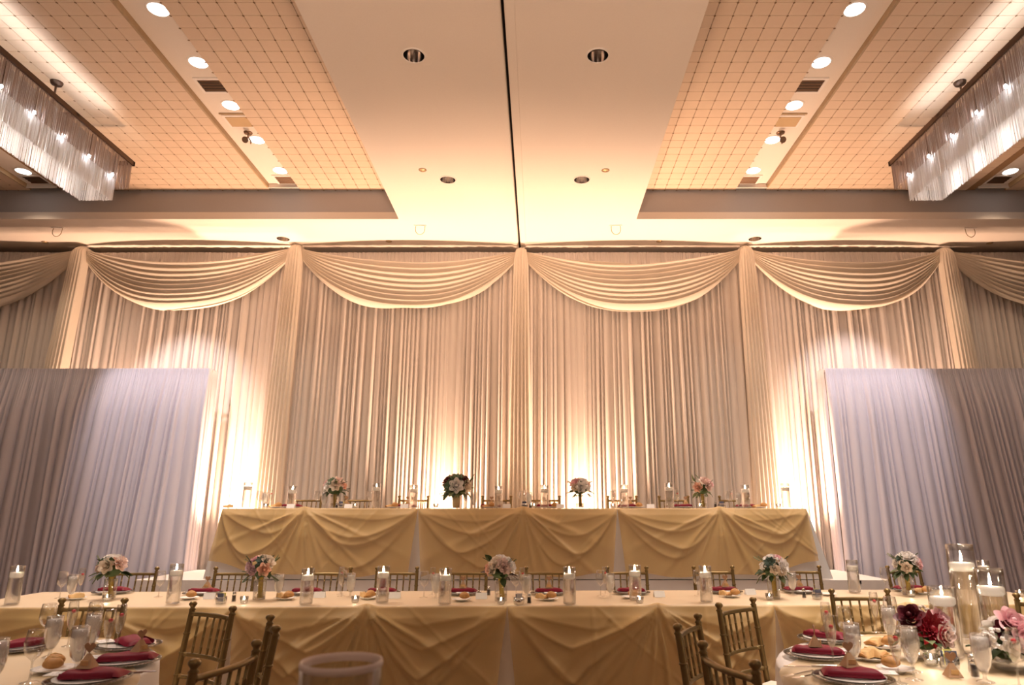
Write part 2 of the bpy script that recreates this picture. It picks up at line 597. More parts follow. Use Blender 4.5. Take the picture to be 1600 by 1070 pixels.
def b_off():
    r, n = 0.090, 32
    o = thing('recessed_downlight', '', 'ceiling light')
    b = MB()
    vs = []
    for k in range(n):
        a = 2 * pi * k / n
        q = (HH + 0.002) / max(abs(cos(a)), abs(sin(a)))
        vs.append((q * cos(a), q * sin(a), 0.001))
    vs += [(r * cos(2 * pi * k / n), r * sin(2 * pi * k / n), 0.001) for k in range(n)]
    b.add(vs, [(k, (k + 1) % n, n + (k + 1) % n, n + k) for k in range(n)])
    b.build('mounting_plate', M['paint'], o)
    MB().lathe([(r, -0.001), (r * 1.02, -0.006), (r * 1.14, -0.005), (r * 1.17, 0.001)], n).build('trim_ring', M['white_metal'], o)
    MB().lathe([(r, -0.001), (r * 0.93, 0.05), (r * 0.72, 0.11)], n).build('reflector', M['chrome'], o)
    MB().lathe([(r * 0.72, 0.11), (r * 0.60, 0.15), (0.0, 0.16)], n).build('socket_cap', M['dark'], o)
    return o


off = Kind(b_off)
for x, y, lb in ((-0.795, 5.13, 'unlit chrome downlight beside the ceiling track, nearer one on the flowerless table side'),
                 (0.795, 5.13, 'unlit chrome downlight beside the ceiling track, nearer one on the dahlia table side'),
                 (-0.795, 7.40, 'unlit chrome downlight beside the ceiling track, further one on the flowerless table side'),
                 (0.795, 7.40, 'unlit chrome downlight beside the ceiling track, further one on the dahlia table side'),
                 (-3.405, 9.205, 'unlit chrome downlight above the curtain on the flowerless table side'),
                 (3.405, 9.205, 'unlit chrome downlight above the curtain on the dahlia table side')):
    off(lb, (x, y, ZC), group='unlit soffit downlights')


def b_sprink():
    o = thing('sprinkler_cover', '', 'sprinkler')
    MB().lathe([(0.0, -0.012), (0.034, -0.010), (0.040, -0.004)], 20).build('cover_disc', M['brass'], o)
    MB().lathe([(0.040, -0.004), (0.046, -0.002), (0.046, 0.0)], 20).build('rim', M['bronze'], o)
    return o


spr = Kind(b_sprink)
for x, y, lb in ((-1.055, 7.16, 'small brass sprinkler cover by the far unlit can, flowerless table side'),
                 (1.055, 7.17, 'small brass sprinkler cover by the far unlit can, dahlia table side'),
                 (-1.90, 9.30, 'small brass sprinkler cover above the swag over the first candles, flowerless side'),
                 (2.04, 9.30, 'small brass sprinkler cover above the swag, dahlia table side'),
                 (-6.93, 9.33, 'small dark sprinkler cover above the outer swag, flowerless table side'),
                 (6.90, 9.37, 'small dark sprinkler cover above the outer swag, dahlia table side')):
    spr(lb, (x, y, ZC), group='sprinkler covers in the soffit')


def b_hook():
    o = thing('ceiling_hook', '', 'hook')
    MB().box((0, 0, -0.004), (0.17, 0.05, 0.008)).build('mounting_plate', M['white_metal'], o)
    pts = [(-0.062, 0, -0.005), (-0.064, -0.01, -0.05)] + [(-0.064 * cos(a), -0.01, -0.06 - 0.075 * sin(a)) for a in [pi * i / 10 for i in range(11)]] + \
          [(0.064, -0.01, -0.05), (0.062, 0, -0.005)]
    MB().tube(pts, 0.0045, 6).build('loop', M['brass'], o)
    return o


hook = Kind(b_hook)
for x, y, lb in ((-1.345, 8.74, 'U-shaped brass ceiling loop near the track, flowerless table side'),
                 (1.345, 8.74, 'U-shaped brass ceiling loop near the track, dahlia table side'),
                 (-6.38, 8.81, 'U-shaped brass ceiling loop over the outer swag, flowerless table side'),
                 (6.27, 8.83, 'U-shaped brass ceiling loop over the outer swag, dahlia table side')):
    hook(lb, (x, y, ZC), group='hanging loops in the soffit')


def b_vent():
    o = thing('ceiling_vent', '', 'vent')
    f = MB()
    for a, b, c, d in ((0, -0.115, 0.30, 0.03), (0, 0.115, 0.30, 0.03), (-0.135, 0, 0.03, 0.20), (0.135, 0, 0.03, 0.20)):
        f.box((a, b, -0.006), (c, d, 0.012))
    f.build('frame', M['white_metal'], o)
    MB().box((0, 0, 0.0), (0.24, 0.20, 0.004)).build('duct', M['dark'], o)
    sl = None
    for k in range(4):
        b = MB().add([(-0.12, -0.012, -0.003), (0.12, -0.012, -0.003), (0.12, 0.014, -0.011), (-0.12, 0.014, -0.011)], [(0, 1, 2, 3), (3, 2, 1, 0)])
        b.build('slat', M['bronze'], o, (0, -0.075 + k * 0.05, 0))
    return o


vent = Kind(b_vent)
for sg, side in ((-1, 'flowerless'), (1, 'dahlia')):
    vent(f'square slatted air vent between the downlights above the {side} table side', (sg * 3.09, 6.22, ZS), group='strip air vents')
    vent(f'square slatted air vent at the far strip end, {side} table side', (sg * 3.07, 8.285, ZS), group='strip air vents')
    vent(f'square slatted air vent beyond the bead chandelier above the {side} table', (sg * 6.40, 8.285, ZS), group='strip air vents')


def b_speaker():
    o = thing('ceiling_speaker', '', 'speaker')
    MB().box((0, 0, -0.004), (0.32, 0.25, 0.008)).build('frame', M['white_metal'], o)
    MB().box((0, 0, -0.010), (0.26, 0.19, 0.006)).build('grille', M['brass'], o)
    MB().box((0, -0.155, -0.006), (0.34, 0.02, 0.012)).build('slot_bar', M['rail'], o)
    return o


spk = Kind(b_speaker)


def b_track():
    o = thing('ceiling_spotlight', '', 'spotlight')
    MB().lathe([(0.0, -0.012), (0.045, -0.012), (0.05, 0)], 16).build('canopy', M['bronze'], o)
    MB().tube([(0, 0, -0.01), (0.0, 0.01, -0.07)], 0.008, 8).build('stem', M['bronze'], o)
    s_ = MB().tube([(0.0, 0.03, -0.055), (0.0, -0.005, -0.085), (0.0, -0.055, -0.125)], [0.014, 0.022, 0.038], 14)
    s_.build('lamp_head', M['bronze'], o)
    MB().tube([(0.02, 0.0, -0.07), (0.035, 0.02, -0.10), (0.02, 0.05, -0.115)], 0.008, 6).build('bracket', M['bronze'], o)
    return o


trk = Kind(b_track)
for sg, side in ((-1, 'flowerless'), (1, 'dahlia')):
    spk(f'square beige ceiling speaker between downlights above the {side} table side', (sg * 3.09, 6.89, ZS), group='strip speakers')
    trk(f'small bronze spotlight hanging beside a downlight, {side} table side', (sg * 3.10, 7.13, ZS), group='strip spotlights')


# ---------------------------------------------------------------- bead chandeliers
def strands(o, name, m, x0, x1, y0, y1, zt, zb, step, rad, seed, jit=0.01, rows=1, far_only=False):
    r = random.Random(seed)
    b = MB()
    per = [(x0, y0, x1, y0), (x1, y0, x1, y1), (x1, y1, x0, y1), (x0, y1, x0, y0)]
    for row in range(rows):
        for ax, ay, bx, by in per:
            L = hypot(bx - ax, by - ay)
            n = int(L / step)
            for i in range(n):
                t = (i + 0.5 * row + 0.25 + r.uniform(-0.15, 0.15)) / n
                x, y = lerp(ax, bx, t) + r.uniform(-1, 1) * 0.003, lerp(ay, by, t) + r.uniform(-1, 1) * 0.003
                sx, sy = r.uniform(-1, 1) * 0.005, r.uniform(-1, 1) * 0.005
                z = zb + r.uniform(-jit, jit)
                a0 = r.uniform(0, 2)
                rr = rad * r.uniform(0.7, 1.2)
                vs = []
                for (qx, qy, qz) in ((x, y, zt), (x + sx, y + sy, z)):
                    for k in range(3):
                        a = a0 + 2 * pi * k / 3
                        vs.append((qx + rr * cos(a), qy + rr * sin(a), qz))
                b.add(vs, [(0, 1, 4, 3), (1, 2, 5, 4), (2, 0, 3, 5)])
    b.build(name, m, o, kind='stuff')


for sg, side, xe in ((-1, 'flowerless', 4.34), (1, 'dahlia', 4.29)):
    y0, y1 = 3.3, 7.1
    W = 0.55
    xc = xe + W / 2
    o = thing('bead_chandelier', f'long two-tier bead-strand chandelier hanging above the {side} round table side', 'chandelier',
              (sg * xc, 5.2, 0), 0, 'bead chandeliers')
    h = W / 2
    f = MB()
    f.box((-h + 0.015, 0, 5.285), (0.03, y1 - y0, 0.05)).box((h - 0.015, 0, 5.285), (0.03, y1 - y0, 0.05))
    f.box((0, (y1 - y0) / 2 - 0.015, 5.285), (W, 0.03, 0.05)).box((0, -(y1 - y0) / 2 + 0.015, 5.285), (W, 0.03, 0.05))
    f.build('frame', M['frame'], o)
    for yy in (-1.1, 0.9):
        MB().box((0, yy, 5.29), (W, 0.05, 0.02)).build('cross_bar', M['frame'], o)
        MB().tube([(0, yy, 5.30), (0, yy, ZT)], 0.010, 8).build('rod', M['frame'], o)
        MB().lathe([(0.0, -0.03), (0.05, -0.028), (0.06, 0.0)], 16, (0, yy, ZT)).build('canopy', M['frame'], o)
    hl = (y1 - y0) / 2
    strands(o, 'outer_strand_curtain', M['bead'], -h + 0.02, h - 0.02, -hl + 0.02, hl - 0.02, 5.27, 4.965, 0.0125, 0.0024, 3, 0.006, 2)
    strands(o, 'inner_strand_curtain', M['bead_in'], -h + 0.10, h - 0.10, -hl + 0.15, hl - 0.15, 5.27, 4.765, 0.0125, 0.0028, 5, 0.008, 3)
    for k in range(9):
        b = MB().ball((0, 0, 0), 0.016, 8, 6, (1, 1, 1.3))
        bo = b.build('bulb', M['bulb'], o, (-sg * (h - 0.055), hl - 0.27 - k * 0.40, 5.015))
        MB().tube([(0, 0, 0.018), (0, 0, 0.255)], 0.007, 6).build('bulb_holder', M['frame'], bo)

# ================================================================ DRAPES
ZP = 5.17        # top of the back drapes
YD = 9.55        # plane of the back drapes


def pleats(x0, x1, rnd, wmin, wmax):
    """list of (start, width, depth, power)"""
    out, x = [], x0
    while x < x1 - 1e-6:
        wd = min(rnd.choice((rnd.uniform(wmin, wmin * 1.8), rnd.uniform(wmin, wmax), rnd.uniform(wmin, wmax))), x1 - x)
        out.append((x, wd, rnd.uniform(0.45, 1.0), rnd.uniform(0.28, 0.7), rnd.uniform(-0.55, 0.55)))
        x += wd
    return out


def drape_mesh(x0, x1, zt, zb, y, seed, depth=0.06, wmin=0.035, wmax=0.12, lean=None, head=0.35, rows=16, res=0.007):
    rnd = random.Random(seed)
    P = pleats(x0, x1, rnd, wmin, wmax)
    xs = []
    for k, (a, wd, dp, pw, tl) in enumerate(P):
        n = max(5, int(wd / res))
        for i in range(n):
            t = i / n
            xs.append((a + wd * t, depth * dp * (sin(pi * t) ** pw) * (1 + tl * (2 * t - 1)), k, t))
    xs.append((x1, 0.0, len(P), 0))
    ph = [rnd.uniform(0, 6.28) for _ in range(6)]
    zs = [zt, zt - 0.025, zt - 0.05, zt - 0.12, zt - head * 0.6, zt - head]
    n = rows
    zs += [lerp(zt - head, zb, (i + 1) / n) for i in range(n)]
    vs = []
    for z in zs:
        q = sstep(0.0, 1.0, (zt - z - 0.03) / head)           # 0 at the shirred head, 1 in the open folds
        dn = (zt - z) / (zt - zb)
        for (x, d, k, t) in xs:
            fine = 0.008 * sin(x * 2 * pi / 0.027 + ph[0]) * (1 - q) * (0.4 + 0.6 * (z < zt - 0.045))
            wob = 0.006 * sin(x * 3.1 + ph[1] + dn * 2.2) + 0.005 * sin(x * 7.7 + ph[2] - dn * 3.0)
            lx = (lean(x, dn) if lean else 0.0) + wob * dn
            yy = y - d * (0.22 + 0.78 * q) - fine - 0.010 * sin(x * 1.9 + ph[3]) - 0.004 * (z > zt - 0.03)
            vs.append((x + lx, yy, z))
    nx = len(xs)
    fs = [(j * nx + i, (j + 1) * nx + i, (j + 1) * nx + i + 1, j * nx + i + 1) for j in range(len(zs) - 1) for i in range(nx - 1)]
    return MB().add(vs, fs, True)


KN = [-9.6, -6.45, -3.29, 0.025, 3.33, 6.26, 9.4]
KZ = [5.2, 5.20, 5.235, 5.18, 5.215, 5.185, 5.2]
BAY = ['far outer bay behind the flowerless table side', 'bay behind the tall side drape on the flowerless side',
       'inner bay next to the middle on the flowerless side', 'inner bay next to the middle on the dahlia side',
       'bay behind the tall side drape on the dahlia side', 'far outer bay behind the dahlia table side']
for k in range(6):
    o = thing('backdrop_drape', f'floor-length pleated ivory drape, {BAY[k]}', 'curtain', (0, 0, 0), 0, 'ivory drapes of the backdrop')
    dm = drape_mesh(KN[k], KN[k + 1], ZP, 0.02, YD + (0.01 if k % 2 else 0), 11 + k, depth=0.085, wmin=0.042, wmax=0.135)
    dm.build('drape_fabric', M['drape'], o)
    MB().tube([(KN[k] - 0.02, YD + 0.035, ZP - 0.03), (KN[k + 1] + 0.02, YD + 0.035, ZP - 0.03)], 0.018, 8).build('hanging_pipe', M['steel'], o)


floor_ = math.floor


def swag_mesh(xa, xb, za, zb, seed, top_sag, bot_sag):
    rnd = random.Random(seed)
    ph = rnd.uniform(0, 6)
    NF = 9.0
    def fn(u, v):
        s = 2 * u - 1
        g = 1 - abs(s) ** 2.15
        gi = g ** 0.9
        x = lerp(xa, xb, u)
        # ends gather into a knot 10 cm tall
        z_end = lerp(za, zb, u) - 0.03 - 0.13 * v
        sag = top_sag + (bot_sag - top_sag) * (v ** 0.92)
        gg = 1 - abs(s) ** (2.0 + 0.5 * v)
        z = z_end - sag * gg
        vv = v * NF + 0.22 * sin(u * 4 + ph + v * 3) + 0.10 * sin(u * 9 + ph * 2)
        fr = vv - floor_(vv)
        f = sin(pi * fr) ** 0.7
        amp = 0.018 + 0.085 * gi
        y = YD - 0.095 - amp * f * (0.97 + 0.07 * sin(7.3 * floor_(vv) + ph)) - 0.10 * gi * (1.1 - 0.85 * v)
        z -= 0.030 * gi * cos(2 * pi * vv)
        return (x, y, z)
    return MB().grid(fn, 64, 120)


SW = ['outermost swag above the flowerless table side', 'swag above the tall side drape, flowerless side',
      'swag next to the middle column, flowerless side', 'swag next to the middle column, dahlia side',
      'swag above the tall side drape, dahlia side', 'outermost swag above the dahlia table side']
for k in range(6):
    b = swag_mesh(KN[k] + 0.05, KN[k + 1] - 0.05, KZ[k], KZ[k + 1], 50 + k, 0.27, 0.80)
    tag(b.build('swag', M['swag']), f'scalloped ivory chiffon {SW[k]}', 'swag', 'ivory swags along the curtain top')
for k in range(1, 6):
    xc, zt = KN[k], KZ[k] + 0.02
    rnd = random.Random(80 + k)
    ph = rnd.uniform(0, 6)
    sk = {1: -0.16, 2: -0.08, 3: 0.0, 4: 0.02, 5: 0.14}[k]
    def colfn(u, v, xc=xc, zt=zt, ph=ph, sk=sk):
        s = 2 * u - 1
        z = zt - (v ** 1.5) * (zt - 0.02)
        dn = (zt - z) / zt
        wd = 0.080 + 0.02 * sstep(0, 0.05, dn) + 0.085 * dn ** 0.8
        r = sqrt(max(0, 1 - s * s))
        f = 0.032 * abs(sin(s * 9.5 + ph + 0.3 * sin(dn * 5))) * (0.35 + min(1, dn * 2.2))
        top = max(0.0, 1 - dn / 0.018)
        y = YD - 0.165 - (0.055 * (1 - dn * 0.5)) * r - f + 0.10 * top ** 2
        if abs(s) > 0.999:
            y += 0.10
        return (xc + s * wd + sk * dn ** 1.1, y, z - 0.02 * (s * s) * (1 if dn < 0.02 else 0))
    b = MB().grid(colfn, 56, 30)
    nm = ['outer', 'inner', 'middle', 'inner', 'outer'][k - 1]
    wh = '' if k == 3 else (' on the flowerless table side' if k < 3 else ' on the dahlia table side')
    tag(b.build('column_drape', M['swag']), f'{nm} gathered ivory drape column between two swags{wh}', 'curtain', 'gathered drape columns')

# ivory side drapes greyed in colour for the light on them, pipe and drape screens about 3.3 m high, each turning the corner back to the wall
for sg, side in ((-1, 'flowerless'), (1, 'dahlia')):
    xe, y, zt = 4.14, 9.03, 3.30
    o = thing('side_drape', f'tall pleated ivory drape screen, greyed for dim light, behind the {side} table', 'curtain', (0, 0, 0), 0, 'greyed drape screens')
    a, b = (-9.2, -xe) if sg < 0 else (xe, 9.2)
    rr = random.Random(31 + sg)
    p1, p2 = rr.uniform(0, 6), rr.uniform(0, 6)
    def ln(x, dn, sg=sg, p1=p1, p2=p2):
        edge = sstep(0, 0.6, abs(x) - 4.14)
        return (sg * 0.16 * dn * edge + (0.10 * sin(x * 2.3 + p1) + 0.06 * sin(x * 5.1 + p2)) * dn * edge)
    drape_mesh(a, b, zt, 0.02, y, 60 + sg, depth=0.085, wmin=0.04, wmax=0.17, lean=ln, head=0.55).build('front_fabric', M['panel'], o)
    rm = drape_mesh(0, 0.22, zt, 0.02, 0, 70 + sg, depth=0.04, wmin=0.04, wmax=0.08, head=0.5)
    rm.v = [(sg * xe + sg * yy * 1.0 * (1 if True else 0), y + xx, z) for xx, yy, z in rm.v]
    rm.build('return_fabric', M['panel'], o)
    MB().tube([(a, y + 0.045, zt - 0.03), (b, y + 0.045, zt - 0.03)], 0.018, 8).build('hanging_pipe', M['steel'], o)
    MB().tube([(sg * (xe + 0.03), y + 0.06, 0.0), (sg * (xe + 0.03), y + 0.06, zt - 0.03)], 0.02, 8).build('upright_pipe', M['steel'], o)

# ================================================================ STAGE
HS = 0.70
st = thing('stage_platform', 'low white cloth-covered stage carrying the raised head table', 'stage', (0, 0, 0))
MB().box((0, 8.555, HS - 0.02), (8.26, 1.39, 0.04)).build('deck', M['stage'], st)


def skirtfn(u, v):
    # front, then both sides
    L = [(-4.13, 9.24), (-4.13, 7.86), (4.13, 7.86), (4.13, 9.24)]
    seg = [1.38, 8.26, 1.38]
    d = u * sum(seg)
    for i in range(3):
        if d <= seg[i] + 1e-9:
            t = d / seg[i]
            x, y = lerp(L[i][0], L[i + 1][0], t), lerp(L[i][1], L[i + 1][1], t)
            break
        d -= seg[i]
    r = 0.012 * v * sin(u * 420)
    nx, ny = (-1, 0) if i == 0 else (0, -1) if i == 1 else (1, 0)
    return (x + nx * r, y + ny * r, lerp(HS, 0.005, v))


MB().grid(skirtfn, 420, 4).build('skirt', M['stage'], st)


# ================================================================ TABLES AND CLOTHS
def long_table(name, label, xa, xb, y0, wid, zf, ztop, slope, grp):
    """plywood trestle row: one top, folding legs"""
    o = thing(name, label, 'table', (0, 0, 0), 0, grp)
    L = xb - xa
    xm = (xa + xb) / 2
    ym = y0 + slope * xm
    th = math.atan(slope)
    MB().box((xm, ym, ztop - 0.014), (L - 0.02, wid - 0.02, 0.024), th).build('tabletop', M['wood'], o)
    n = 4
    for k in range(n + 1):
        x = lerp(xa + 0.25, xb - 0.25, k / n)
        for s in (-1, 1):
            MB().tube([(x, y0 + slope * x + s * (wid / 2 - 0.16), zf), (x, y0 + slope * x + s * (wid / 2 - 0.16), ztop - 0.03)], 0.016, 8).build('leg', M['steel'], o)
    return o


def long_cloth(xa, xb, y0, wid, zf, zt, slope, seed, flare=0.03, endflare=0.09):
    """base cloth: flat top and a drop all round with soft folds"""
    rnd = random.Random(seed)
    ph = [rnd.uniform(0, 6) for _ in range(5)]
    loop = []
    def seg(p, q, n, nrm):
        for i in range(n):
            t = i / n
            loop.append((lerp(p[0], q[0], t), lerp(p[1], q[1], t), nrm))
    h = wid / 2
    L = xb - xa
    seg((xa, h), (xa, -h), 14, (-1, 0))
    seg((xa, -h), (xb, -h), int(L / 0.06), (0, -1))
    seg((xb, -h), (xb, h), 14, (1, 0))
    seg((xb, h), (xa, h), int(L / 0.2), (0, 1))
    n = len(loop)
    rows = [(0.0, -0.0), (0.006, 0.004), (0.010, 0.014)] + [None] * 8
    vs = []
    D = zt - zf - 0.008
    for j in range(11):
        if j < 3:
            out, dz = rows[j]
            e = 0.0
        else:
            t = (j - 2) / 8
            out, dz, e = 0.010, 0.014 + (D - 0.014) * t, t
        for i, (x, y, nm) in enumerate(loop):
            s = x + 3 * y
            fl = e * (flare + 0.016 * sin(s * 9 + ph[0]) + 0.012 * sin(s * 17 + ph[1]))
            if nm[1] == 0:
                fl = e * (endflare + 0.02 * sin(s * 11))
            X = x + nm[0] * (out + fl)
            Y = y + nm[1] * (out + fl)
            # corners hang out in a cone
            if abs(abs(y) - h) < 1e-6 and (abs(x - xa) < 0.25 or abs(x - xb) < 0.25):
                c = 1 - min(abs(x - xa), abs(x - xb)) / 0.25
                X += (-1 if abs(x - xa) < 0.25 else 1) * endflare * e * c
            vs.append((X, y0 + slope * X + Y, zt - dz))
    fs = [tuple(range(n))[::-1]]
    b = MB()
    b.add(vs, [(j * n + i, j * n + (i + 1) % n, (j + 1) * n + (i + 1) % n, (j + 1) * n + i) for j in range(10) for i in range(n)], True)
    b.add(vs[:n], fs)
    return b


def overlay(xp, xl, xr, y0, wid, zt, slope, seed, Lmid, Lpin, kl=0.14, kr=0.14, lend=False, rend=False, V=1.6, A=1.0, gather=0.9, toplip=0.006):
    """sheer organza overlay: top sheet and a front drop pinned up at xp, swagging out to xl and xr"""
    rnd = random.Random(seed)
    ph = [rnd.uniform(0, 6) for _ in range(6)]
    h = wid / 2
    nu, nv = 150, 84
    CR = [[(D * rnd.uniform(0.85, 1.15), am) for D, am in ((0.13, 0.016), (0.27, 0.030), (0.43, 0.034), (0.60, 0.020))] for _ in range(2)]
    LN = [(cos(a), sin(a), rnd.uniform(-0.7, 0.9)) for a in [rnd.choice((0.75, -0.75, 0.6, -0.9, 0.0)) + rnd.uniform(-0.08, 0.08) for _ in range(8)]]
    SK = [[rnd.uniform(-0.35, 0.35) for _ in range(4)] for _ in range(2)]
    RA = [(radians(a + rnd.uniform(-5, 5)), rnd.uniform(0.018, 0.034), rnd.uniform(0.035, 0.07)) for a in (-62, -42, -24, -8, 9, 26, 45, 64)]
    def shape(s, t):
        # s in -1..1, t metres down the front
        if s < 0:
            ex = xl + (kl * t if not lend else -0.10 * t)
            x = xp + s * (xp - ex)
        else:
            ex = xr - (kr * t if not rend else -0.10 * t)
            x = xp + s * (ex - xp)
        u = abs(s)
        half = 0 if s < 0 else 1
        g = max(0.0, 1 - abs(2 * u - 1) ** V)
        d = 0.0
        for k, (D, am) in enumerate(CR[half]):
            tc = 0.015 + D * max(0.0, 1 - abs(2 * u - 1 + SK[half][k] * (1 - abs(2 * u - 1))) ** V)
            e = t - tc
            d += am * g ** 0.35 * (exp(e / 0.085) if e < 0 else exp(-e / 0.022))
        dx = x - xp
        r = hypot(dx, t) + 1e-6
        phi = atan2(dx, t)
        for pk_, am, wd in RA:
            e = phi - pk_
            d += am * exp(-(e / wd) ** 2) * min(1, r / 0.22) * exp(-max(0, r - 0.3) / 0.55)
        d += 0.035 * exp(-(phi / 0.75) ** 2) * min(1, t / 0.3)
        d += exp(-((1 - u) / 0.07) ** 2) * 0.030 * min(1, t / 0.2) * (0.6 + 0.4 * sin(t * 7 + ph[5]))
        for ca, sa, off_ in LN:                 # straight packing creases
            e = dx * ca + t * sa - off_
            d += 0.0055 * exp(-(e / 0.011) ** 2)
        d += 0.0020 * sin(x * 21 + t * 13 + ph[0])
        return x, max(0.014, 0.022 + A * d + 0.05 * t)
    def fn(u, v):
        s = 2 * u - 1
        us = abs(s)
        L = lerp(Lmid, Lpin, exp(-(us / 0.28) ** 2))
        L -= 0.05 * cos(2 * pi * us)
        if (s < 0 and lend) or (s > 0 and rend):
            L = lerp(L, Lmid * 0.82, us ** 2)
        else:
            L = lerp(L, Lpin * 0.97, us ** 4)
        if v < 0.25:
            # top sheet from the far edge to the front edge
            k = v / 0.25
            x, d = shape(s, 0.0)
            y = lerp(h - 0.02, -h - 0.004, k)
            return (x, y0 + slope * x + y, zt + toplip)
        t = (v - 0.25) / 0.75 * L
        x, d = shape(s, t)
        d *= min(1.0, 0.35 + t * 9)
        pk = 0.02 * exp(-((x - xp) / 0.06) ** 2) * exp(-t / 0.05)
        return (x, y0 + slope * x - h - d, zt + toplip - t + pk)
    b = MB().grid(fn, nu, nv)
    b.mi = [0 if (k // nu + 0.5) / nv > 0.25 else 1 for k in range(len(b.f))]
    return b


# --- front head table
FS, FY, FW, FZ = 0.025, 5.72, 1.00, 0.76
long_table('head_table', 'long front head table running across the room before the stage', -3.93, 4.27, FY, FW, 0.0, FZ - 0.004, FS, 'head tables')
tag(long_cloth(-3.93, 4.27, FY, FW, 0.0, FZ, FS, 1).build('tablecloth', M['satin']),
    'cream tablecloth hanging to the floor on the long front table', 'tablecloth')
FK = [(-2.84, -3.90, -1.88, False, False), (-0.94, -1.88, 0.06, False, False), (1.14, 0.06, 1.99, False, False), (2.96, 1.99, 4.25, False, False)]
FN = ['pinned up behind the flowerless table', 'pinned up beside the middle candles', 'pinned up beside the dahlia table chairs',
      'pinned up behind the dahlia table']
for k, (xp, xl, xr, a, b) in enumerate(FK):
    tag(overlay(xp, xl, xr, FY, FW, FZ, FS, 20 + k, 0.56, 0.74, 0.12, 0.12, a, b, V=1.35, A=1.5).build('organza_overlay', [M['organza'], M['organza_top']]),
        f'sheer gold organza overlay on the front table, {FN[k]}', 'overlay', 'gold overlays of the front table')

# --- raised head table on the stage
BY, BW, BZ = 8.285, 0.76, HS + 0.757
long_table('head_table', 'raised head table on the white stage before the curtain', -3.27, 3.29, BY, BW, HS, BZ - 0.004, 0.0, 'head tables')
tag(long_cloth(-3.27, 3.29, BY, BW, HS, BZ, 0.0, 2, endflare=0.12).build('tablecloth', M['cloth']),
    'white tablecloth showing below the gold overlays on the raised table', 'tablecloth')
BK = [(-2.34, -3.27, -1.07, True, False), (0.11, -1.07, 1.165, False, False), (2.31, 1.165, 3.29, False, True)]
BN = ['end beside the flowerless table side', 'middle of the three', 'end beside the dahlia table side']
for k, (xp, xl, xr, a, b) in enumerate(BK):
    tag(overlay(xp, xl, xr, BY, BW, BZ, 0.0, 40 + k, 0.68, 0.75, 0.10, 0.10, a, b, V=1.9, A=1.05).build('organza_overlay', [M['organza'], M['organza_top']]),
        f'sheer gold organza overlay on the raised table, {BN[k]}', 'overlay', 'gold overlays of the raised table')


# --- round tables
def round_table(cx, cy, label_t, label_c, label_o, R, ang, seed):
    o = thing('round_table', label_t, 'table', (cx, cy, 0), 0, 'round guest tables')
    MB().lathe([(0.0, 0.73), (R - 0.01, 0.73), (R - 0.004, 0.742), (R - 0.01, 0.755), (0.0, 0.755)], 48).build('tabletop', M['wood'], o)
    for k in range(4):
        a = pi / 4 + k * pi / 2
        MB().tube([(0.5 * cos(a), 0.5 * sin(a), 0), (0.46 * cos(a), 0.46 * sin(a), 0.735)], 0.016, 8).build('leg', M['steel'], o)
    rnd = random.Random(seed)
    ph = rnd.uniform(0, 6)
    n = 144
    b = MB()
    vs = []
    prof = [(R * 0.5, 0), (R * 0.97, 0), (R + 0.002, -0.003), (R + 0.010, -0.016)]
    for j in range(12):
        for i in range(n):
            a = 2 * pi * i / n
            if j < 4:
                r, z = prof[j]
            else:
                t = (j - 3) / 8
                z = -0.016 - t * (0.74 - 0.01)
                r = R + 0.010 + t * (0.035 + 0.035 * sin(14 * a + ph + 0.6 * sin(3 * a)))
            vs.append((r * cos(a), r * sin(a), z))
    fs = [(j * n + i, j * n + (i + 1) % n, (j + 1) * n + (i + 1) % n, (j + 1) * n + i) for j in range(11) for i in range(n)]
    b.add(vs, fs, True)
    b.add(vs[:n], [tuple(range(n))])
    tag(b.build('tablecloth', M['cloth'], None, (cx, cy, 0.76)), label_c, 'tablecloth', 'white round tablecloths')
    # square gold overlay whose four corners drape over the edge
    S = 1.55 / 2
    def ov(u, v):
        a_, b_ = (2 * u - 1) * S, (2 * v - 1) * S
        r = hypot(a_, b_)
        th = atan2(b_, a_) + ang
        if r <= R:
            return (r * cos(th), r * sin(th), 0.005)
        d = r - R
        q = min(d, 0.02)
        return ((R + 0.012 + q + 0.08 * d) * cos(th), (R + 0.012 + q + 0.08 * d) * sin(th), 0.005 - max(0, d - 0.005))
    tag(MB().grid(ov, 44, 44).build('organza_overlay', M['organza_rd'], None, (cx, cy, 0.762)), label_o, 'overlay', 'gold overlays of the round tables')


RC, LC, NC, RR = (2.25, 3.15), (-2.30, 3.05), (-0.15, 0.98), 0.90
round_table(*RC, 'round guest table under white cloth with the dahlia centrepiece', 'white round tablecloth under the dahlia centrepiece table setting',
            'thin gold square overlay on the dahlia table', RR, radians(190 - 45), 3)
round_table(*LC, 'round guest table under white cloth without any flowers in view', 'white round tablecloth on the flowerless table',
            'thin gold square overlay on the flowerless table', RR, radians(-10 - 45), 4)


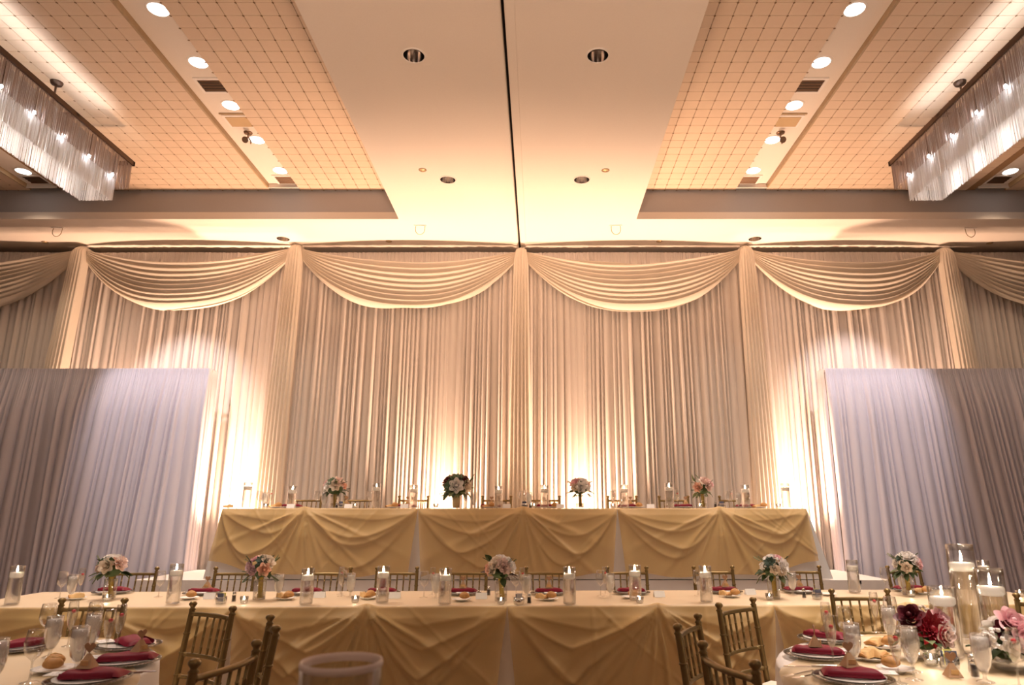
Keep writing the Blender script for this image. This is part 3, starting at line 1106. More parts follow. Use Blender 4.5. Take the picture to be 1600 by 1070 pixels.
# ================================================================ CHIAVARI CHAIRS
def b_chair():
    o = thing('chiavari_chair', '', 'chair')
    g = M['gold']
    def bamboo(p, q, r, name, rings=(0.28, 0.55, 0.8), bend=None):
        p, q = Vector(p), Vector(q)
        pts, rad = [], []
        ts = sorted(set([0, 1] + [t + e for t in rings for e in (-0.012, -0.006, 0.006, 0.012)] + ([0.25, 0.5, 0.75, 0.125, 0.375, 0.625, 0.875] if bend else [])))
        for t in ts:
            c = p.lerp(q, t)
            if bend:
                c = c + Vector(bend) * (4 * t * (1 - t))
            pts.append(c)
            rad.append(r * (1.28 if any(abs(t - k) < 0.007 for k in rings) else 1.0))
        return MB().tube(pts, rad, 8).build(name, g, o)
    W, yb, yt = 0.185, 0.175, 0.235
    for s in (-1, 1):
        # back post, kinked at the seat, with a turned finial
        po = MB()
        pts = [(s * (W - 0.005), yb + 0.03, 0.0), (s * W, yb, 0.44), (s * W, lerp(yb, yt, 0.98), 0.885)]
        po.tube([pts[0], (s * W, yb + 0.015, 0.2), pts[1]], [0.013, 0.016, 0.0165], 10)
        po.tube([pts[1], pts[2]], [0.0165, 0.015], 10)
        for t in (0.25, 0.5, 0.72):
            c = Vector(pts[1]).lerp(Vector(pts[2]), t)
            po.tube([c - Vector((0, 0, 0.005)), c, c + Vector((0, 0, 0.005))], [0.0165, 0.021, 0.0165], 10)
        pp = po.build('back_post', g, o)
        MB().lathe([(0.015, -0.004), (0.019, 0.0), (0.012, 0.008), (0.013, 0.014), (0.021, 0.024), (0.022, 0.032), (0.014, 0.042), (0.0, 0.044)], 12,
                   (s * W, yt, 0.885)).build('finial', g, pp)
        bamboo((s * 0.19, -0.19, 0.0), (s * 0.185, -0.18, 0.44), 0.015, 'front_leg')
        bamboo((s * 0.186, -0.185, 0.20), (s * 0.183, yb + 0.01, 0.20), 0.008, 'side_stretcher', (0.3, 0.6))
    def yz(z):
        return lerp(yb, yt, (z - 0.44) / 0.445)
    bamboo((-W, yz(0.862), 0.862), (W, yz(0.862), 0.862), 0.0125, 'top_rail', (0.03, 0.97), bend=(0, 0.025, 0))
    bamboo((-W, yz(0.655), 0.655), (W, yz(0.655), 0.655), 0.0105, 'back_rail', (0.05, 0.95), bend=(0, 0.025, 0))
    bamboo((-W, yz(0.545), 0.545), (W, yz(0.545), 0.545), 0.0105, 'back_rail', (0.05, 0.95), bend=(0, 0.025, 0))
    for k in range(5):
        x = -W + (k + 1) * (2 * W / 6)
        bow = 0.025 * (1 - (x / W) ** 2)
        bamboo((x * 0.96, yz(0.655) + bow, 0.655), (x, yz(0.86) + bow, 0.86), 0.0068, 'spindle', (0.2, 0.45, 0.7))
    bamboo((-0.187, -0.183, 0.22), (0.187, -0.183, 0.22), 0.008, 'front_stretcher', (0.3, 0.7))
    MB().prism([(-0.20, -0.20), (0.20, -0.20), (0.195, 0.19), (-0.195, 0.19)], 0.425, 0.45).build('seat', g, o)
    MB().prism([(-0.19, -0.19), (0.19, -0.19), (0.175, 0.15), (-0.175, 0.15)], 0.45, 0.485).build('seat_cushion', M['cushion'], o)
    return o


chair = Kind(b_chair)
G1 = 'gold chairs behind the front table'
for k, (x, jz, jy) in enumerate([(-3.43, 0.06, 0.02), (-2.54, -0.05, 0), (-1.66, -0.06, 0.0), (-1.03, 0.02, 0.0), (-0.40, -0.05, 0), (0.36, 0.03, 0),
                                 (1.12, 0.03, 0), (1.95, 0.05, 0.04), (2.78, 0.04, 0.04), (3.84, 0.30, 0.06)]):
    chair(f'gold chiavari chair, {ORD[k]} behind the front table counted from the flowerless table end', (x, 6.48 + FS * x + jy, 0), jz, G1)
G2 = 'gold chairs behind the raised table'
for k, x in enumerate([-2.72, -2.04, -1.33, -0.27, 0.37, 1.36, 2.02, 2.81]):
    chair(f'gold chiavari chair, {ORD[k]} behind the raised table counted from the flowerless side', (x, 8.83, HS), RND.uniform(-0.05, 0.05), G2)


def chair_at(mx, my, tx, ty, label, grp, turn=None):
    a = atan2(ty - my, tx - mx) if turn is None else turn
    # local forward is -Y
    chair(label, (mx + 0.235 * cos(a), my + 0.235 * sin(a), 0), a + pi / 2, grp)


GL, GR = 'gold chairs around the flowerless table', 'gold chairs around the dahlia table'
chair_at(-2.35, 4.29, *LC, 'gold chiavari chair on the far side of the flowerless table, facing the camera', GL, -pi / 2)
chair_at(-1.525, 4.03, *LC, 'gold chiavari chair angled at the flowerless table, showing its whole open back', GL, atan2(-0.33, -0.21) )
chair_at(-0.97, 3.45, *LC, 'gold chiavari chair seen edge-on beside the flowerless table', GL, atan2(-0.134, -0.293))
chair_at(-0.87, 2.74, *LC, 'gold chiavari chair with low slanting top rail closest to the blurred glass vase', GL, atan2(0.057, -0.30))
chair_at(1.43, 4.20, *RC, 'gold chiavari chair with five clear spindles turned toward the dahlia table', GR, atan2(-0.309, 0.293))
chair_at(1.0, 3.49, *RC, 'gold chiavari chair seen nearly edge-on beside the dahlia table', GR, atan2(-0.172, 0.34))
chair_at(0.98, 2.72, *RC, 'gold chiavari chair with down-slanting top rail in front of the edge-on one', GR, atan2(0.09, 0.33))
chair_at(2.41, 4.79, *RC, 'gold chiavari chair behind the dahlia table flutes, facing the camera', GR, -pi / 2)
chair_at(3.42, 4.42, *RC, 'gold chiavari chair behind the tall candle cylinders at the dahlia table', GR)

# ================================================================ TABLEWARE BUILDERS
GLS = M['glass']


def b_candle(h=0.28, r=0.047, drop=0.05, lit=True):
    o = thing('floating_candle', '', 'candle')
    MB().lathe([(0.0, 0.004), (r * 0.9, 0.004), (r, 0.008), (r, h - 0.003), (r - 0.001, h), (r - 0.003, h - 0.001), (r - 0.003, h - 0.03)], 24,
               cap0=False).build('glass_cylinder', GLS, o)
    zl = h - drop - 0.030
    MB().lathe([(0.0, 0.008), (r * 0.93, 0.008), (r * 0.95, 0.014), (r * 0.95, zl - 0.002), (r * 0.93, zl), (0.0, zl)], 24).build('water', M['water'], o)
    cn = MB().lathe([(0.0, zl - 0.006), (r * 0.72, zl - 0.006), (r * 0.90, zl + 0.006), (r * 0.93, zl + 0.026), (r * 0.84, zl + 0.034), (0.0, zl + 0.036)], 20)
    co = cn.build('wax_disc', M['wax'], o)
    MB().tube([(0, 0, zl + 0.035), (0, 0, zl + 0.042)], 0.001, 4).build('wick', M['dark'], co)
    if lit:
        MB().lathe([(0.0, zl + 0.039), (0.0060, zl + 0.047), (0.0050, zl + 0.056), (0.0020, zl + 0.067), (0.0, zl + 0.072)], 8).build('flame', M['flame'], co)
    return o


candle = Kind(b_candle)


def b_votive():
    o = thing('votive_candle', '', 'candle')
    MB().lathe([(0.0, 0.003), (0.024, 0.003), (0.027, 0.006), (0.031, 0.048), (0.029, 0.049), (0.026, 0.014), (0.0, 0.012)], 18).build('glass_cup', M['glass_rim'], o)
    wx = MB().lathe([(0.0, 0.014), (0.019, 0.014), (0.019, 0.026), (0.0, 0.027)], 14).build('wax', M['wax'], o)
    MB().lathe([(0.0, 0.028), (0.004, 0.034), (0.003, 0.042), (0.0, 0.050)], 8).build('flame', M['flame'], wx)
    return o


votive = Kind(b_votive)


def b_wine():
    o = thing('wine_glass', '', 'glass')
    MB().lathe([(0.034, 0.001), (0.030, 0.003), (0.008, 0.007), (0.004, 0.015), (0.0035, 0.075), (0.008, 0.084)], 18).build('stem', GLS, o)
    MB().lathe([(0.0, 0.083), (0.012, 0.086), (0.028, 0.103), (0.037, 0.128), (0.037, 0.150), (0.031, 0.196), (0.030, 0.197), (0.0295, 0.195)], 20).build('bowl', GLS, o)
    return o


wine = Kind(b_wine)


def b_goblet():
    o = thing('water_goblet', '', 'glass')
    MB().lathe([(0.033, 0.001), (0.029, 0.004), (0.009, 0.010), (0.006, 0.025), (0.010, 0.034)], 18).build('foot', GLS, o)
    MB().lathe([(0.0, 0.034), (0.014, 0.038), (0.028, 0.062), (0.035, 0.095), (0.036, 0.130), (0.034, 0.178), (0.033, 0.179), (0.0325, 0.177)], 20).build('bowl', M['glass_rim'], o)
    MB().lathe([(0.0, 0.040), (0.012, 0.042), (0.026, 0.063), (0.033, 0.095), (0.034, 0.130), (0.0325, 0.166), (0.0, 0.167)], 18).build('ice_water', M['icewater'], o)
    return o


goblet = Kind(b_goblet)


def b_flute():
    o = thing('champagne_flute', '', 'glass')
    MB().lathe([(0.030, 0.001), (0.026, 0.003), (0.006, 0.007), (0.0035, 0.015), (0.0035, 0.070), (0.006, 0.080)], 16).build('stem', GLS, o)
    MB().lathe([(0.0, 0.079), (0.008, 0.083), (0.017, 0.105), (0.0235, 0.145), (0.0235, 0.180), (0.021, 0.212), (0.0205, 0.213), (0.020, 0.211)], 16).build('bowl', GLS, o)
    MB().lathe([(0.0, 0.082), (0.007, 0.085), (0.0155, 0.106), (0.022, 0.145), (0.022, 0.165), (0.0, 0.165)], 14).build('champagne', M['bubbly'], o)
    MB().ball((0.004, 0, 0.165), 0.0105, 8, 6, (1, 1, 0.9)).build('raspberry', M['berry'], o)
    return o


flute = Kind(b_flute)


def b_plate(r=0.075):
    o = thing('bread_plate', '', 'plate')
    MB().lathe([(0.0, 0.004), (r * 0.6, 0.004), (r * 0.66, 0.007), (r, 0.014), (r, 0.016), (r * 0.64, 0.010), (r * 0.55, 0.007), (0.0, 0.007)], 28).build('dish', M['china'], o)
    MB().lathe([(r * 0.42, 0.0), (r * 0.5, 0.0), (r * 0.5, 0.005)], 20).build('foot_ring', M['china'], o)
    return o


plate = Kind(b_plate)


def b_roll():
    o = thing('bread_roll', '', 'bread')
    rnd = random.Random(4)
    b = MB()
    def fn(u, v):
        a, t = 2 * pi * u, pi * v
        k = 1 + 0.05 * sin(3 * a + 1) + 0.03 * sin(7 * a)
        dz = -cos(t)
        return (0.040 * k * sin(t) * cos(a), 0.032 * k * sin(t) * sin(a), 0.026 + 0.026 * (dz if dz < 0 else dz * 1.05) * (0.75 if dz < 0 else 1))
    b.grid(fn, 16, 10)
    b.build('crumb', M['crust'], o)
    MB().tube([(-0.025, 0.004, 0.049), (0.0, -0.003, 0.054), (0.024, 0.004, 0.049)], [0.002, 0.005, 0.002], 6).build('crust_ridge', M['cracker'], o)
    return o


roll = Kind(b_roll)


def b_cracker():
    o = thing('flatbread_wedge', '', 'bread')
    def top(u, v):
        k = 1.0 - 0.75 * u
        e = min(1.0, min(v, 1 - v) * 6, u * 8, (1 - u) * 6 + 0.25) ** 0.5
        return (lerp(-0.045, 0.055, u), lerp(-0.038, 0.038, v) * k, 0.004 + (0.026 + 0.012 * u) * e + 0.004 * sin(u * 11 + v * 4) * e)
    MB().grid(top, 12, 8).grid(lambda u, v: (lerp(-0.045, 0.055, u), lerp(0.038, -0.038, v) * (1.0 - 0.75 * u), 0.002), 4, 3).build('wedge', M['cracker'], o)
    MB().tube([(-0.043, -0.034, 0.012), (-0.046, 0, 0.022), (-0.043, 0.034, 0.012)], [0.005, 0.009, 0.005], 7).build('crust', M['crust'], o)
    return o


cracker = Kind(b_cracker)


def b_charger():
    o = thing('charger_plate', '', 'plate')
    MB().lathe([(0.0, 0.003), (0.10, 0.003), (0.105, 0.006), (0.150, 0.012), (0.152, 0.014), (0.104, 0.010), (0.0, 0.006)], 40).build('glass_dish', M['glass_rim'], o)
    b = MB()
    for k in range(60):
        a = 2 * pi * k / 60
        b.ball((0.150 * cos(a), 0.150 * sin(a), 0.014), 0.0052, 5, 3)
    b.build('beaded_rim', M['glass_rim'], o, kind='stuff')
    MB().lathe([(0.0, 0.008), (0.085, 0.008), (0.092, 0.012), (0.125, 0.018), (0.125, 0.020), (0.09, 0.015), (0.0, 0.012)], 32).build('dinner_plate', M['china'], o)
    return o


charger = Kind(b_charger)


def b_napkin():
    o = thing('folded_napkin', '', 'napkin')
    def fn(u, v):
        x = lerp(-0.115, 0.115, u)
        y = lerp(-0.062, 0.062, v) * (1 - 0.12 * abs(2 * u - 1))
        e = min(u, 1 - u, 0.12) / 0.12
        f = min(v, 1 - v, 0.2) / 0.2
        return (x, y, 0.004 + 0.022 * sqrt(max(0, e)) * sqrt(max(0, f)) + 0.004 * sin(x * 40 + y * 30))
    MB().grid(fn, 20, 12).grid(lambda u, v: (lerp(0.115, -0.115, u), lerp(-0.062, 0.062, v) * (1 - 0.12 * abs(2 * u - 1)), 0.001), 6, 4).build('folded_cloth', M['napkin'], o)
    MB().grid(lambda u, v: (lerp(-0.10, 0.10, u), -0.063 - 0.006 * sin(pi * v), 0.002 + 0.022 * v), 10, 4).build('turned_edge', M['napkin'], o)
    return o


napkin = Kind(b_napkin)


def b_menu():
    o = thing('menu_card', '', 'card')
    MB().box((0, 0, 0.001), (0.10, 0.075, 0.002)).build('card_sheet', M['card'], o)
    ln = MB()
    for k in range(5):
        ln.box((0.0, 0.024 - k * 0.011, 0.0022), (0.06 - 0.008 * (k % 3), 0.0012, 0.0003))
    ln.build('printed_lines', M['pk_blue'], o, kind='stuff')
    return o


menu = Kind(b_menu)


def b_pcard():
    o = thing('place_card', '', 'card')
    MB().add([(-0.044, -0.022, 0.0), (0.044, -0.022, 0.0), (0.044, 0, 0.045), (-0.044, 0, 0.045), (-0.044, -0.0205, 0.0), (0.044, -0.0205, 0.0), (0.044, 0.0015, 0.045), (-0.044, 0.0015, 0.045)],
             [(0, 1, 2, 3), (7, 6, 5, 4), (0, 3, 7, 4), (1, 5, 6, 2)]).build('front_leaf', M['card'], o)
    MB().add([(-0.044, 0.022, 0.0), (0.044, 0.022, 0.0), (0.044, 0.0018, 0.045), (-0.044, 0.0018, 0.045)], [(1, 0, 3, 2), (0, 1, 2, 3)]).build('back_leaf', M['card'], o)
    return o


pcard = Kind(b_pcard)


def heart_poly(s):
    pts = []
    for i in range(28):
        t = 2 * pi * i / 28
        pts.append((s * 16 * sin(t) ** 3 / 17, s * (13 * cos(t) - 5 * cos(2 * t) - 2 * cos(3 * t) - cos(4 * t)) / 17))
    return pts[::-1]


def b_favor():
    o = thing('favor_box', '', 'favor box')
    a, h = 0.030, 0.052
    MB().add([(-a, -a, 0), (a, -a, 0), (a, a, 0), (-a, a, 0), (-0.008, 0, h), (0.008, 0, h)],
             [(0, 3, 2, 1), (0, 1, 5, 4), (1, 2, 5), (2, 3, 4, 5), (3, 0, 4)]).build('tapered_box', M['kraft'], o)
    MB().prism([(x, z + 0.075) for x, z in heart_poly(0.024)], -0.002, 0.002, 'y').build('heart_tag', M['heart'], o)
    MB().tube([(0, 0, h), (0, 0, h + 0.008)], 0.002, 5).build('tag_stem', M['heart'], o)
    MB().box((0.0, -0.024, 0.020), (0.030, 0.003, 0.018)).build('name_slip', M['cracker'], o)
    return o


favor = Kind(b_favor)


def b_caddy(pk='mix'):
    o = thing('sugar_caddy', '', 'caddy')
    MB().lathe([(0.0, 0.003), (0.033, 0.003), (0.036, 0.006), (0.040, 0.03), (0.037, 0.050), (0.0385, 0.051), (0.041, 0.030), (0.037, 0.003), (0.033, 0.0)], 20).build(
        'holder', M['steel'] if pk == 'mix' else M['glass_rim'], o)
    rnd = random.Random(2)
    for k in range(7):
        m = ['pk_white', 'pk_blue', 'pk_white', 'pk_green', 'pk_white', 'pk_blue', 'pk_white'][k] if pk == 'mix' else ['pk_blue', 'pk_blue', 'pk_white', 'pk_green', 'pk_blue', 'pk_green', 'pk_blue'][k]
        MB().box((0, 0, 0.038), (0.040, 0.004, 0.058)).build('packet', M[m], o, (rnd.uniform(-0.004, 0.004), -0.021 + k * 0.007, rnd.uniform(0.0, 0.008)), rnd.uniform(-0.1, 0.1))
    return o


caddy = Kind(b_caddy)


def b_shaker(fill='pepper'):
    o = thing('shaker', '', 'shaker')
    MB().lathe([(0.0, 0.003), (0.016, 0.003), (0.017, 0.006), (0.014, 0.050), (0.012, 0.056)], 14).build('glass_body', GLS, o)
    MB().lathe([(0.0, 0.005), (0.0145, 0.005), (0.012, 0.046), (0.0, 0.046)], 14).build('contents', M[fill], o)
    MB().lathe([(0.0125, 0.054), (0.0135, 0.058), (0.012, 0.068), (0.006, 0.073), (0.0, 0.074)], 14).build('cap', M['steel'], o)
    return o


shaker = Kind(b_shaker)


def b_knife():
    o = thing('table_knife', '', 'cutlery')
    MB().prism([(-0.006, 0.0), (0.006, 0.0), (0.008, 0.115), (-0.004, 0.12), (-0.008, 0.09)], 0.001, 0.003).build('blade', M['steel'], o)
    MB().tube([(0, -0.105, 0.004), (0, -0.05, 0.005), (0, 0.002, 0.003)], [0.0055, 0.006, 0.004], 8).build('handle', M['steel'], o)
    return o


def b_fork():
    o = thing('table_fork', '', 'cutlery')
    MB().tube([(0, -0.10, 0.003), (0, -0.03, 0.005), (0, 0.03, 0.004)], [0.005, 0.0035, 0.0035], 8).build('handle', M['steel'], o)
    MB().prism([(-0.004, 0.03), (0.004, 0.03), (0.011, 0.05), (-0.011, 0.05)], 0.003, 0.006).build('neck', M['steel'], o)
    for k in range(4):
        MB().box((-0.0087 + k * 0.0058, 0.074, 0.005), (0.0028, 0.05, 0.002)).build('tine', M['steel'], o)
    return o


knife, fork = Kind(b_knife), Kind(b_fork)


# ---------------------------------------------------------------- flowers
def rose_mesh(m, open_=1.0):
    b = MB()
    b.ball((0, 0, 0.18), 0.26, 8, 6, (1, 1, 1.2))
    for ring, (n, r0, tilt, sz) in enumerate(((3, 0.14, 0.05, 0.62), (5, 0.30, 0.32, 0.70), (5, 0.44, 0.66, 0.76), (6, 0.55, 1.02, 0.80))):
        for k in range(n):
            a = 2 * pi * (k + 0.37 * ring) / n
            def fn(u, v, a=a, r0=r0, tilt=tilt, sz=sz):
                s = (2 * u - 1)
                wd = sz * 0.64 * sin(pi * (0.18 + 0.58 * v)) * (1 - 0.25 * v ** 6)
                out = r0 + sz * v * sin(tilt) * open_ - 0.20 * s * s * (1 - v * 0.3) + 0.13 * v * v
                z = -0.32 + sz * v * cos(tilt) * 1.45 - 0.10 * v ** 3 * (1 + tilt)
                x, y = out, s * wd
                return (x * cos(a) - y * sin(a), x * sin(a) + y * cos(a), z)
            b.grid(fn, 4, 4)
    return b.mesh('rose', m)


def rosette_mesh(name, m, rings=4, per=7, sharp=0.5, flat=0.5):
    b = MB()
    b.ball((0, 0, -0.1), 0.25, 8, 5)
    for ring in range(rings):
        L = 0.45 + 0.6 * ring / (rings - 1)
        el = lerp(1.25, flat, ring / (rings - 1))
        for k in range(per):
            a = 2 * pi * (k + 0.5 * ring + 0.1 * ring) / per
            def fn(u, v, a=a, L=L, el=el):
                s = 2 * u - 1
                wd = sharp * 0.62 * L * (sin(pi * min(1, v * 0.9 + 0.08)) ** 0.8) * (1 - 0.2 * v)
                r = 0.05 + L * v * cos(el * (1 - 0.25 * v))
                z = -0.15 + L * v * sin(el) * 0.75 + 0.07 * s * s - 0.05 * ring * 0.5
                x, y = r, s * wd
                return (x * cos(a) - y * sin(a), x * sin(a) + y * cos(a), z)
            b.grid(fn, 2, 4)
    return b.mesh(name, m)


def leaf_mesh(m, wid=0.24):
    b = MB()
    def fn(u, v):
        s = 2 * u - 1
        wd = wid * sin(pi * min(1, max(0.02, v ** 0.8))) + 0.008
        return (s * wd, v, -0.10 * v * v * 2 + 0.07 * abs(s) + 0.03 * sin(v * 5))
    b.grid(fn, 2, 6)
    return b.mesh('leaf', m)


def spike_mesh(m):
    """sprig: a stem with small paired leaflets"""
    b = MB()
    b.tube([(0, 0, 0), (0, 0.5, 0.02), (0, 1, -0.08)], [0.02, 0.015, 0.006], 4)
    for k in range(6):
        t = 0.25 + 0.12 * k
        for s in (-1, 1):
            b.add([(0, t, 0), (s * 0.13, t + 0.05, 0.05), (s * 0.24, t + 0.17, 0.0), (s * 0.08, t + 0.14, -0.02)], [(0, 1, 2, 3), (3, 2, 1, 0)])
    return b.mesh('leaf_sprig', m)


def cluster_mesh(m):
    b = MB()
    r = random.Random(3)
    for k in range(26):
        a, t = r.uniform(0, 6.28), math.acos(r.uniform(-0.2, 1))
        b.ball((0.75 * sin(t) * cos(a), 0.75 * sin(t) * sin(a), 0.7 * cos(t)), 0.20, 5, 4)
    return b.mesh('berry_cluster', m)


FM = {}
for c in ('white', 'cream', 'blush', 'peach', 'pink', 'mauve', 'burgundy'):
    FM['rose_' + c] = rose_mesh(M[c])
FM['succ'] = rosette_mesh('succulent', M['succ'], 4, 7, 0.62, 0.35)
FM['succ2'] = rosette_mesh('succulent', M['succ2'], 4, 8, 0.62, 0.35)
FM['dahlia'] = rosette_mesh('dahlia', M['red'], 5, 12, 0.42, 0.10)
FM['leaf'] = leaf_mesh(M['leaf'], 0.30)
FM['leaf2'] = leaf_mesh(M['leaf2'], 0.28)
FM['plum'] = leaf_mesh(M['plum'], 0.3)
FM['sprig'] = spike_mesh(M['leaf'])
FM['sprig2'] = spike_mesh(M['leaf2'])
FM['filler'] = cluster_mesh(M['cream'])
FM['filler_white'] = cluster_mesh(M['white'])
FNAME = {'succ': 'succulent', 'succ2': 'succulent', 'dahlia': 'dahlia', 'leaf': 'leaf', 'leaf2': 'leaf', 'plum': 'leaf', 'sprig': 'leaf_sprig',
         'sprig2': 'leaf_sprig', 'filler': 'small_bloom_cluster', 'filler_white': 'small_bloom_cluster'}
FLAB = {'white': 'white rose', 'cream': 'cream rose', 'blush': 'blush rose', 'peach': 'peach rose', 'pink': 'pink rose', 'mauve': 'mauve rose', 'burgundy': 'burgundy rose'}


def flower(kind, parent, pos, direction, size, spin=0.0):
    nm = 'rose' if kind.startswith('rose') else FNAME[kind]
    o = bpy.data.objects.new(nm, FM[kind])
    COL.objects.link(o)
    o.parent = parent
    d = Vector(direction).normalized()
    if nm.startswith('leaf'):
        q = d.to_track_quat('Y', 'Z')
        q = q @ Matrix.Rotation(spin, 3, 'Y').to_quaternion()
    else:
        q = d.to_track_quat('Z', 'Y') @ Matrix.Rotation(spin, 3, 'Z').to_quaternion()
    o.rotation_mode = 'QUATERNION'
    o.rotation_quaternion = q
    o.location = pos
    o.scale = (size, size, size)
    if nm == 'rose':
        o['label'] = FLAB[kind[5:]]
    return o


def bouquet(label, loc, blooms, leafk, seed, tilt=0.0, vase_h=0.15, wrapm='wrap', opaque=False, drape=0.0, s=1.0):
    """blooms: list of (kind, azimuth deg, elevation deg, size). Azimuth 270 faces the camera."""
    r = random.Random(seed)
    o = thing('bridal_bouquet', label, 'bouquet', loc, 0, 'bouquets standing in vases')
    if opaque:
        MB().lathe([(0.0, 0.002), (0.040, 0.002), (0.048, vase_h), (0.046, vase_h), (0.039, 0.01), (0.0, 0.008)], 24).build('vase', M[wrapm], o)
    else:
        MB().lathe([(0.0, 0.004), (0.044, 0.004), (0.047, 0.01), (0.046, vase_h), (0.0445, vase_h + 0.001), (0.0435, vase_h - 0.02)], 24).build('glass_vase', GLS, o)
        MB().lathe([(0.0, 0.007), (0.042, 0.007), (0.043, 0.055), (0.0, 0.056)], 20).build('water', M['water'], o)
        MB().tube([(0.012 + tilt * 0.3, -0.002, 0.016), (0.006, 0, 0.07), (-tilt * 0.3, 0, vase_h + 0.035)], [0.021, 0.018, 0.020], 12).build('wrapped_stems', M[wrapm], o)
    c = Vector((-tilt * 0.4, 0, vase_h + 0.085))
    R = 0.095 * s
    MB().ball(c - Vector((0, 0, 0.015)), R * 0.80, 10, 8, (1.0, 1.0, 0.75)).build('foliage_core', M['leaf'], o)
    for kind, az, el, size in blooms:
        a, e = radians(az), radians(el)
        d = Vector((cos(a) * cos(e), sin(a) * cos(e), sin(e)))
        flower(kind, o, c + Vector((d.x * R * 1.02, d.y * R * 1.02, d.z * R * 0.82)), d, size * s, r.uniform(0, 6))
    for k in range(15):
        a = 2 * pi * k / 17 + r.uniform(-0.25, 0.25)
        dn = r.uniform(-0.8, 0.35)
        d = Vector((cos(a), sin(a), dn))
        kd = r.choice(leafk)
        flower(kd, o, c + Vector((cos(a) * R * 0.72, sin(a) * R * 0.72, -0.04 + 0.03 * dn)), d, r.uniform(0.05, 0.09) * s, r.uniform(-0.4, 0.4))
    for k in range(5):
        a = r.uniform(0, 2 * pi)
        d = Vector((cos(a), sin(a), r.uniform(0.5, 1.6)))
        flower(r.choice(['sprig', 'sprig2', leafk[0]]), o, c + Vector((cos(a) * R * 0.8, sin(a) * R * 0.8, 0.03)), d, r.uniform(0.06, 0.085) * s, r.uniform(-0.4, 0.4))
    if drape:
        for k in range(7):
            d = Vector((-1 - 0.2 * r.random(), -0.5 + r.uniform(-0.5, 0.5), -drape + r.uniform(-0.5, 0.3)))
            flower(r.choice(['sprig', 'sprig2', 'leaf']), o, c + Vector((-0.06, -0.03 + r.uniform(-0.04, 0.04), -0.04)), d, r.uniform(0.12, 0.16), r.uniform(-0.4, 0.4))
    return o


# ================================================================ FRONT TABLE, LAID
ZF = FZ + 0.0075
END = 'from the flowerless table end'


def lay(kind, pts, z, name, where, grp, **kw):
    for k, p in enumerate(pts):
        opt = dict(kw)
        if len(p) > 2 and isinstance(p[-1], dict):
            opt.update(p[-1])
            p = p[:-1]
        kind(f'{ORD[k]} {name} on {where} counted {END}', (p[0], p[1], z), p[2] if len(p) > 2 else 0.0, grp, **opt)


FT, BT = 'the front table', 'the raised table'
lay(candle, [(-3.55, 5.28, dict(h=0.27)), (-2.40, 5.32), (-1.41, 5.28, dict(h=0.25)), (-0.88, 5.39, dict(h=0.26)), (-0.40, 5.28, dict(h=0.25)),
             (0.51, 5.29, dict(h=0.26)), (1.02, 5.50, dict(h=0.26)), (1.54, 5.42, dict(h=0.26)), (2.93, 6.05, dict(h=0.26, lit=False)), (4.02, 6.02, dict(h=0.26))], ZF,
    'floating candle cylinder', FT, 'floating candles on the front table')
lay(votive, [(-2.97, 5.46), (-1.89, 5.35), (-1.08, 5.39), (0.01, 5.285), (1.03, 5.35), (2.05, 5.54), (3.24, 5.74), (4.13, 5.78)], ZF,
    'small glass votive candle', FT, 'votives on the front table')
lay(wine, [(-3.46, 5.66), (-2.73, 5.74), (-1.29, 5.78), (-0.62, 5.70), (0.105, 5.72), (0.78, 5.78), (1.57, 5.83), (3.21, 6.08)], ZF,
    'empty wine glass', FT, 'wine glasses on the front table')
lay(goblet, [(-3.35, 5.62), (-1.76, 5.68), (-1.21, 5.74), (-0.52, 5.66), (0.19, 5.62), (0.85, 5.70), (2.36, 5.90), (3.32, 6.02)], ZF,
    'goblet of ice water', FT, 'water goblets on the front table')
lay(flute, [(-3.40, 5.80), (-1.34, 5.92), (-0.58, 5.87), (0.15, 5.87), (0.83, 5.93), (1.66, 6.0), (3.38, 6.18)], ZF,
    'raspberry champagne flute', FT, 'flutes on the front table')
BPF = [(-3.28, 5.58), (-2.42, 5.60), (-1.66, 5.58), (-1.03, 5.62), (-0.30, 5.50), (0.36, 5.54), (1.00, 5.66), (1.81, 5.74), (2.62, 5.86), (3.45, 5.94)]
lay(plate, BPF, ZF, 'white bread plate', FT, 'bread plates on the front table')
lay(roll, [(-2.40, 5.59), (-1.64, 5.57), (-1.02, 5.61), (-0.28, 5.49), (0.38, 5.53), (1.02, 5.65), (1.84, 5.73), (3.47, 5.93)], ZF + 0.009,
    'brown bread roll', FT, 'rolls on the front table')
lay(cracker, [(-3.28, 5.58, 0.5), (-1.70, 5.59, 2.6), (-1.07, 5.63, 2.4), (0.31, 5.55, 2.6), (1.765, 5.75, 2.2), (3.41, 5.95, 0.3)], ZF + 0.008,
    'tan flatbread wedge', FT, 'flatbread wedges on the front table')
SETF = [(-3.25, 6.0), (-2.47, 5.93), (-1.63, 5.95), (-1.01, 5.95), (-0.34, 5.93), (0.37, 5.93), (1.05, 5.96), (1.83, 6.03), (2.47, 6.06), (3.44, 6.14)]
lay(charger, SETF, ZF, 'glass charger with plate', FT, 'chargers on the front table')
lay(napkin, [(x, y + 0.02) for x, y in SETF], ZF + 0.020, 'burgundy folded napkin', FT, 'napkins on the front table')
lay(menu, [(x + 0.01, y - 0.092, 0.05) for x, y in SETF], ZF + 0.021, 'white menu card', FT, 'menu cards on the front table')
lay(favor, [(-2.45, 5.95), (-0.34, 5.95), (0.37, 5.95), (1.85, 6.05), (2.48, 6.08)], ZF + 0.046, 'kraft heart favor box', FT, 'favor boxes on the front table')
lay(pcard, [(-2.27, 5.62), (-1.44, 5.70), (-0.84, 5.66), (-0.16, 5.62), (1.24, 5.74, 0.2), (2.01, 5.90, 0.2)], ZF, 'white tent place card', FT, 'place cards on the front table')
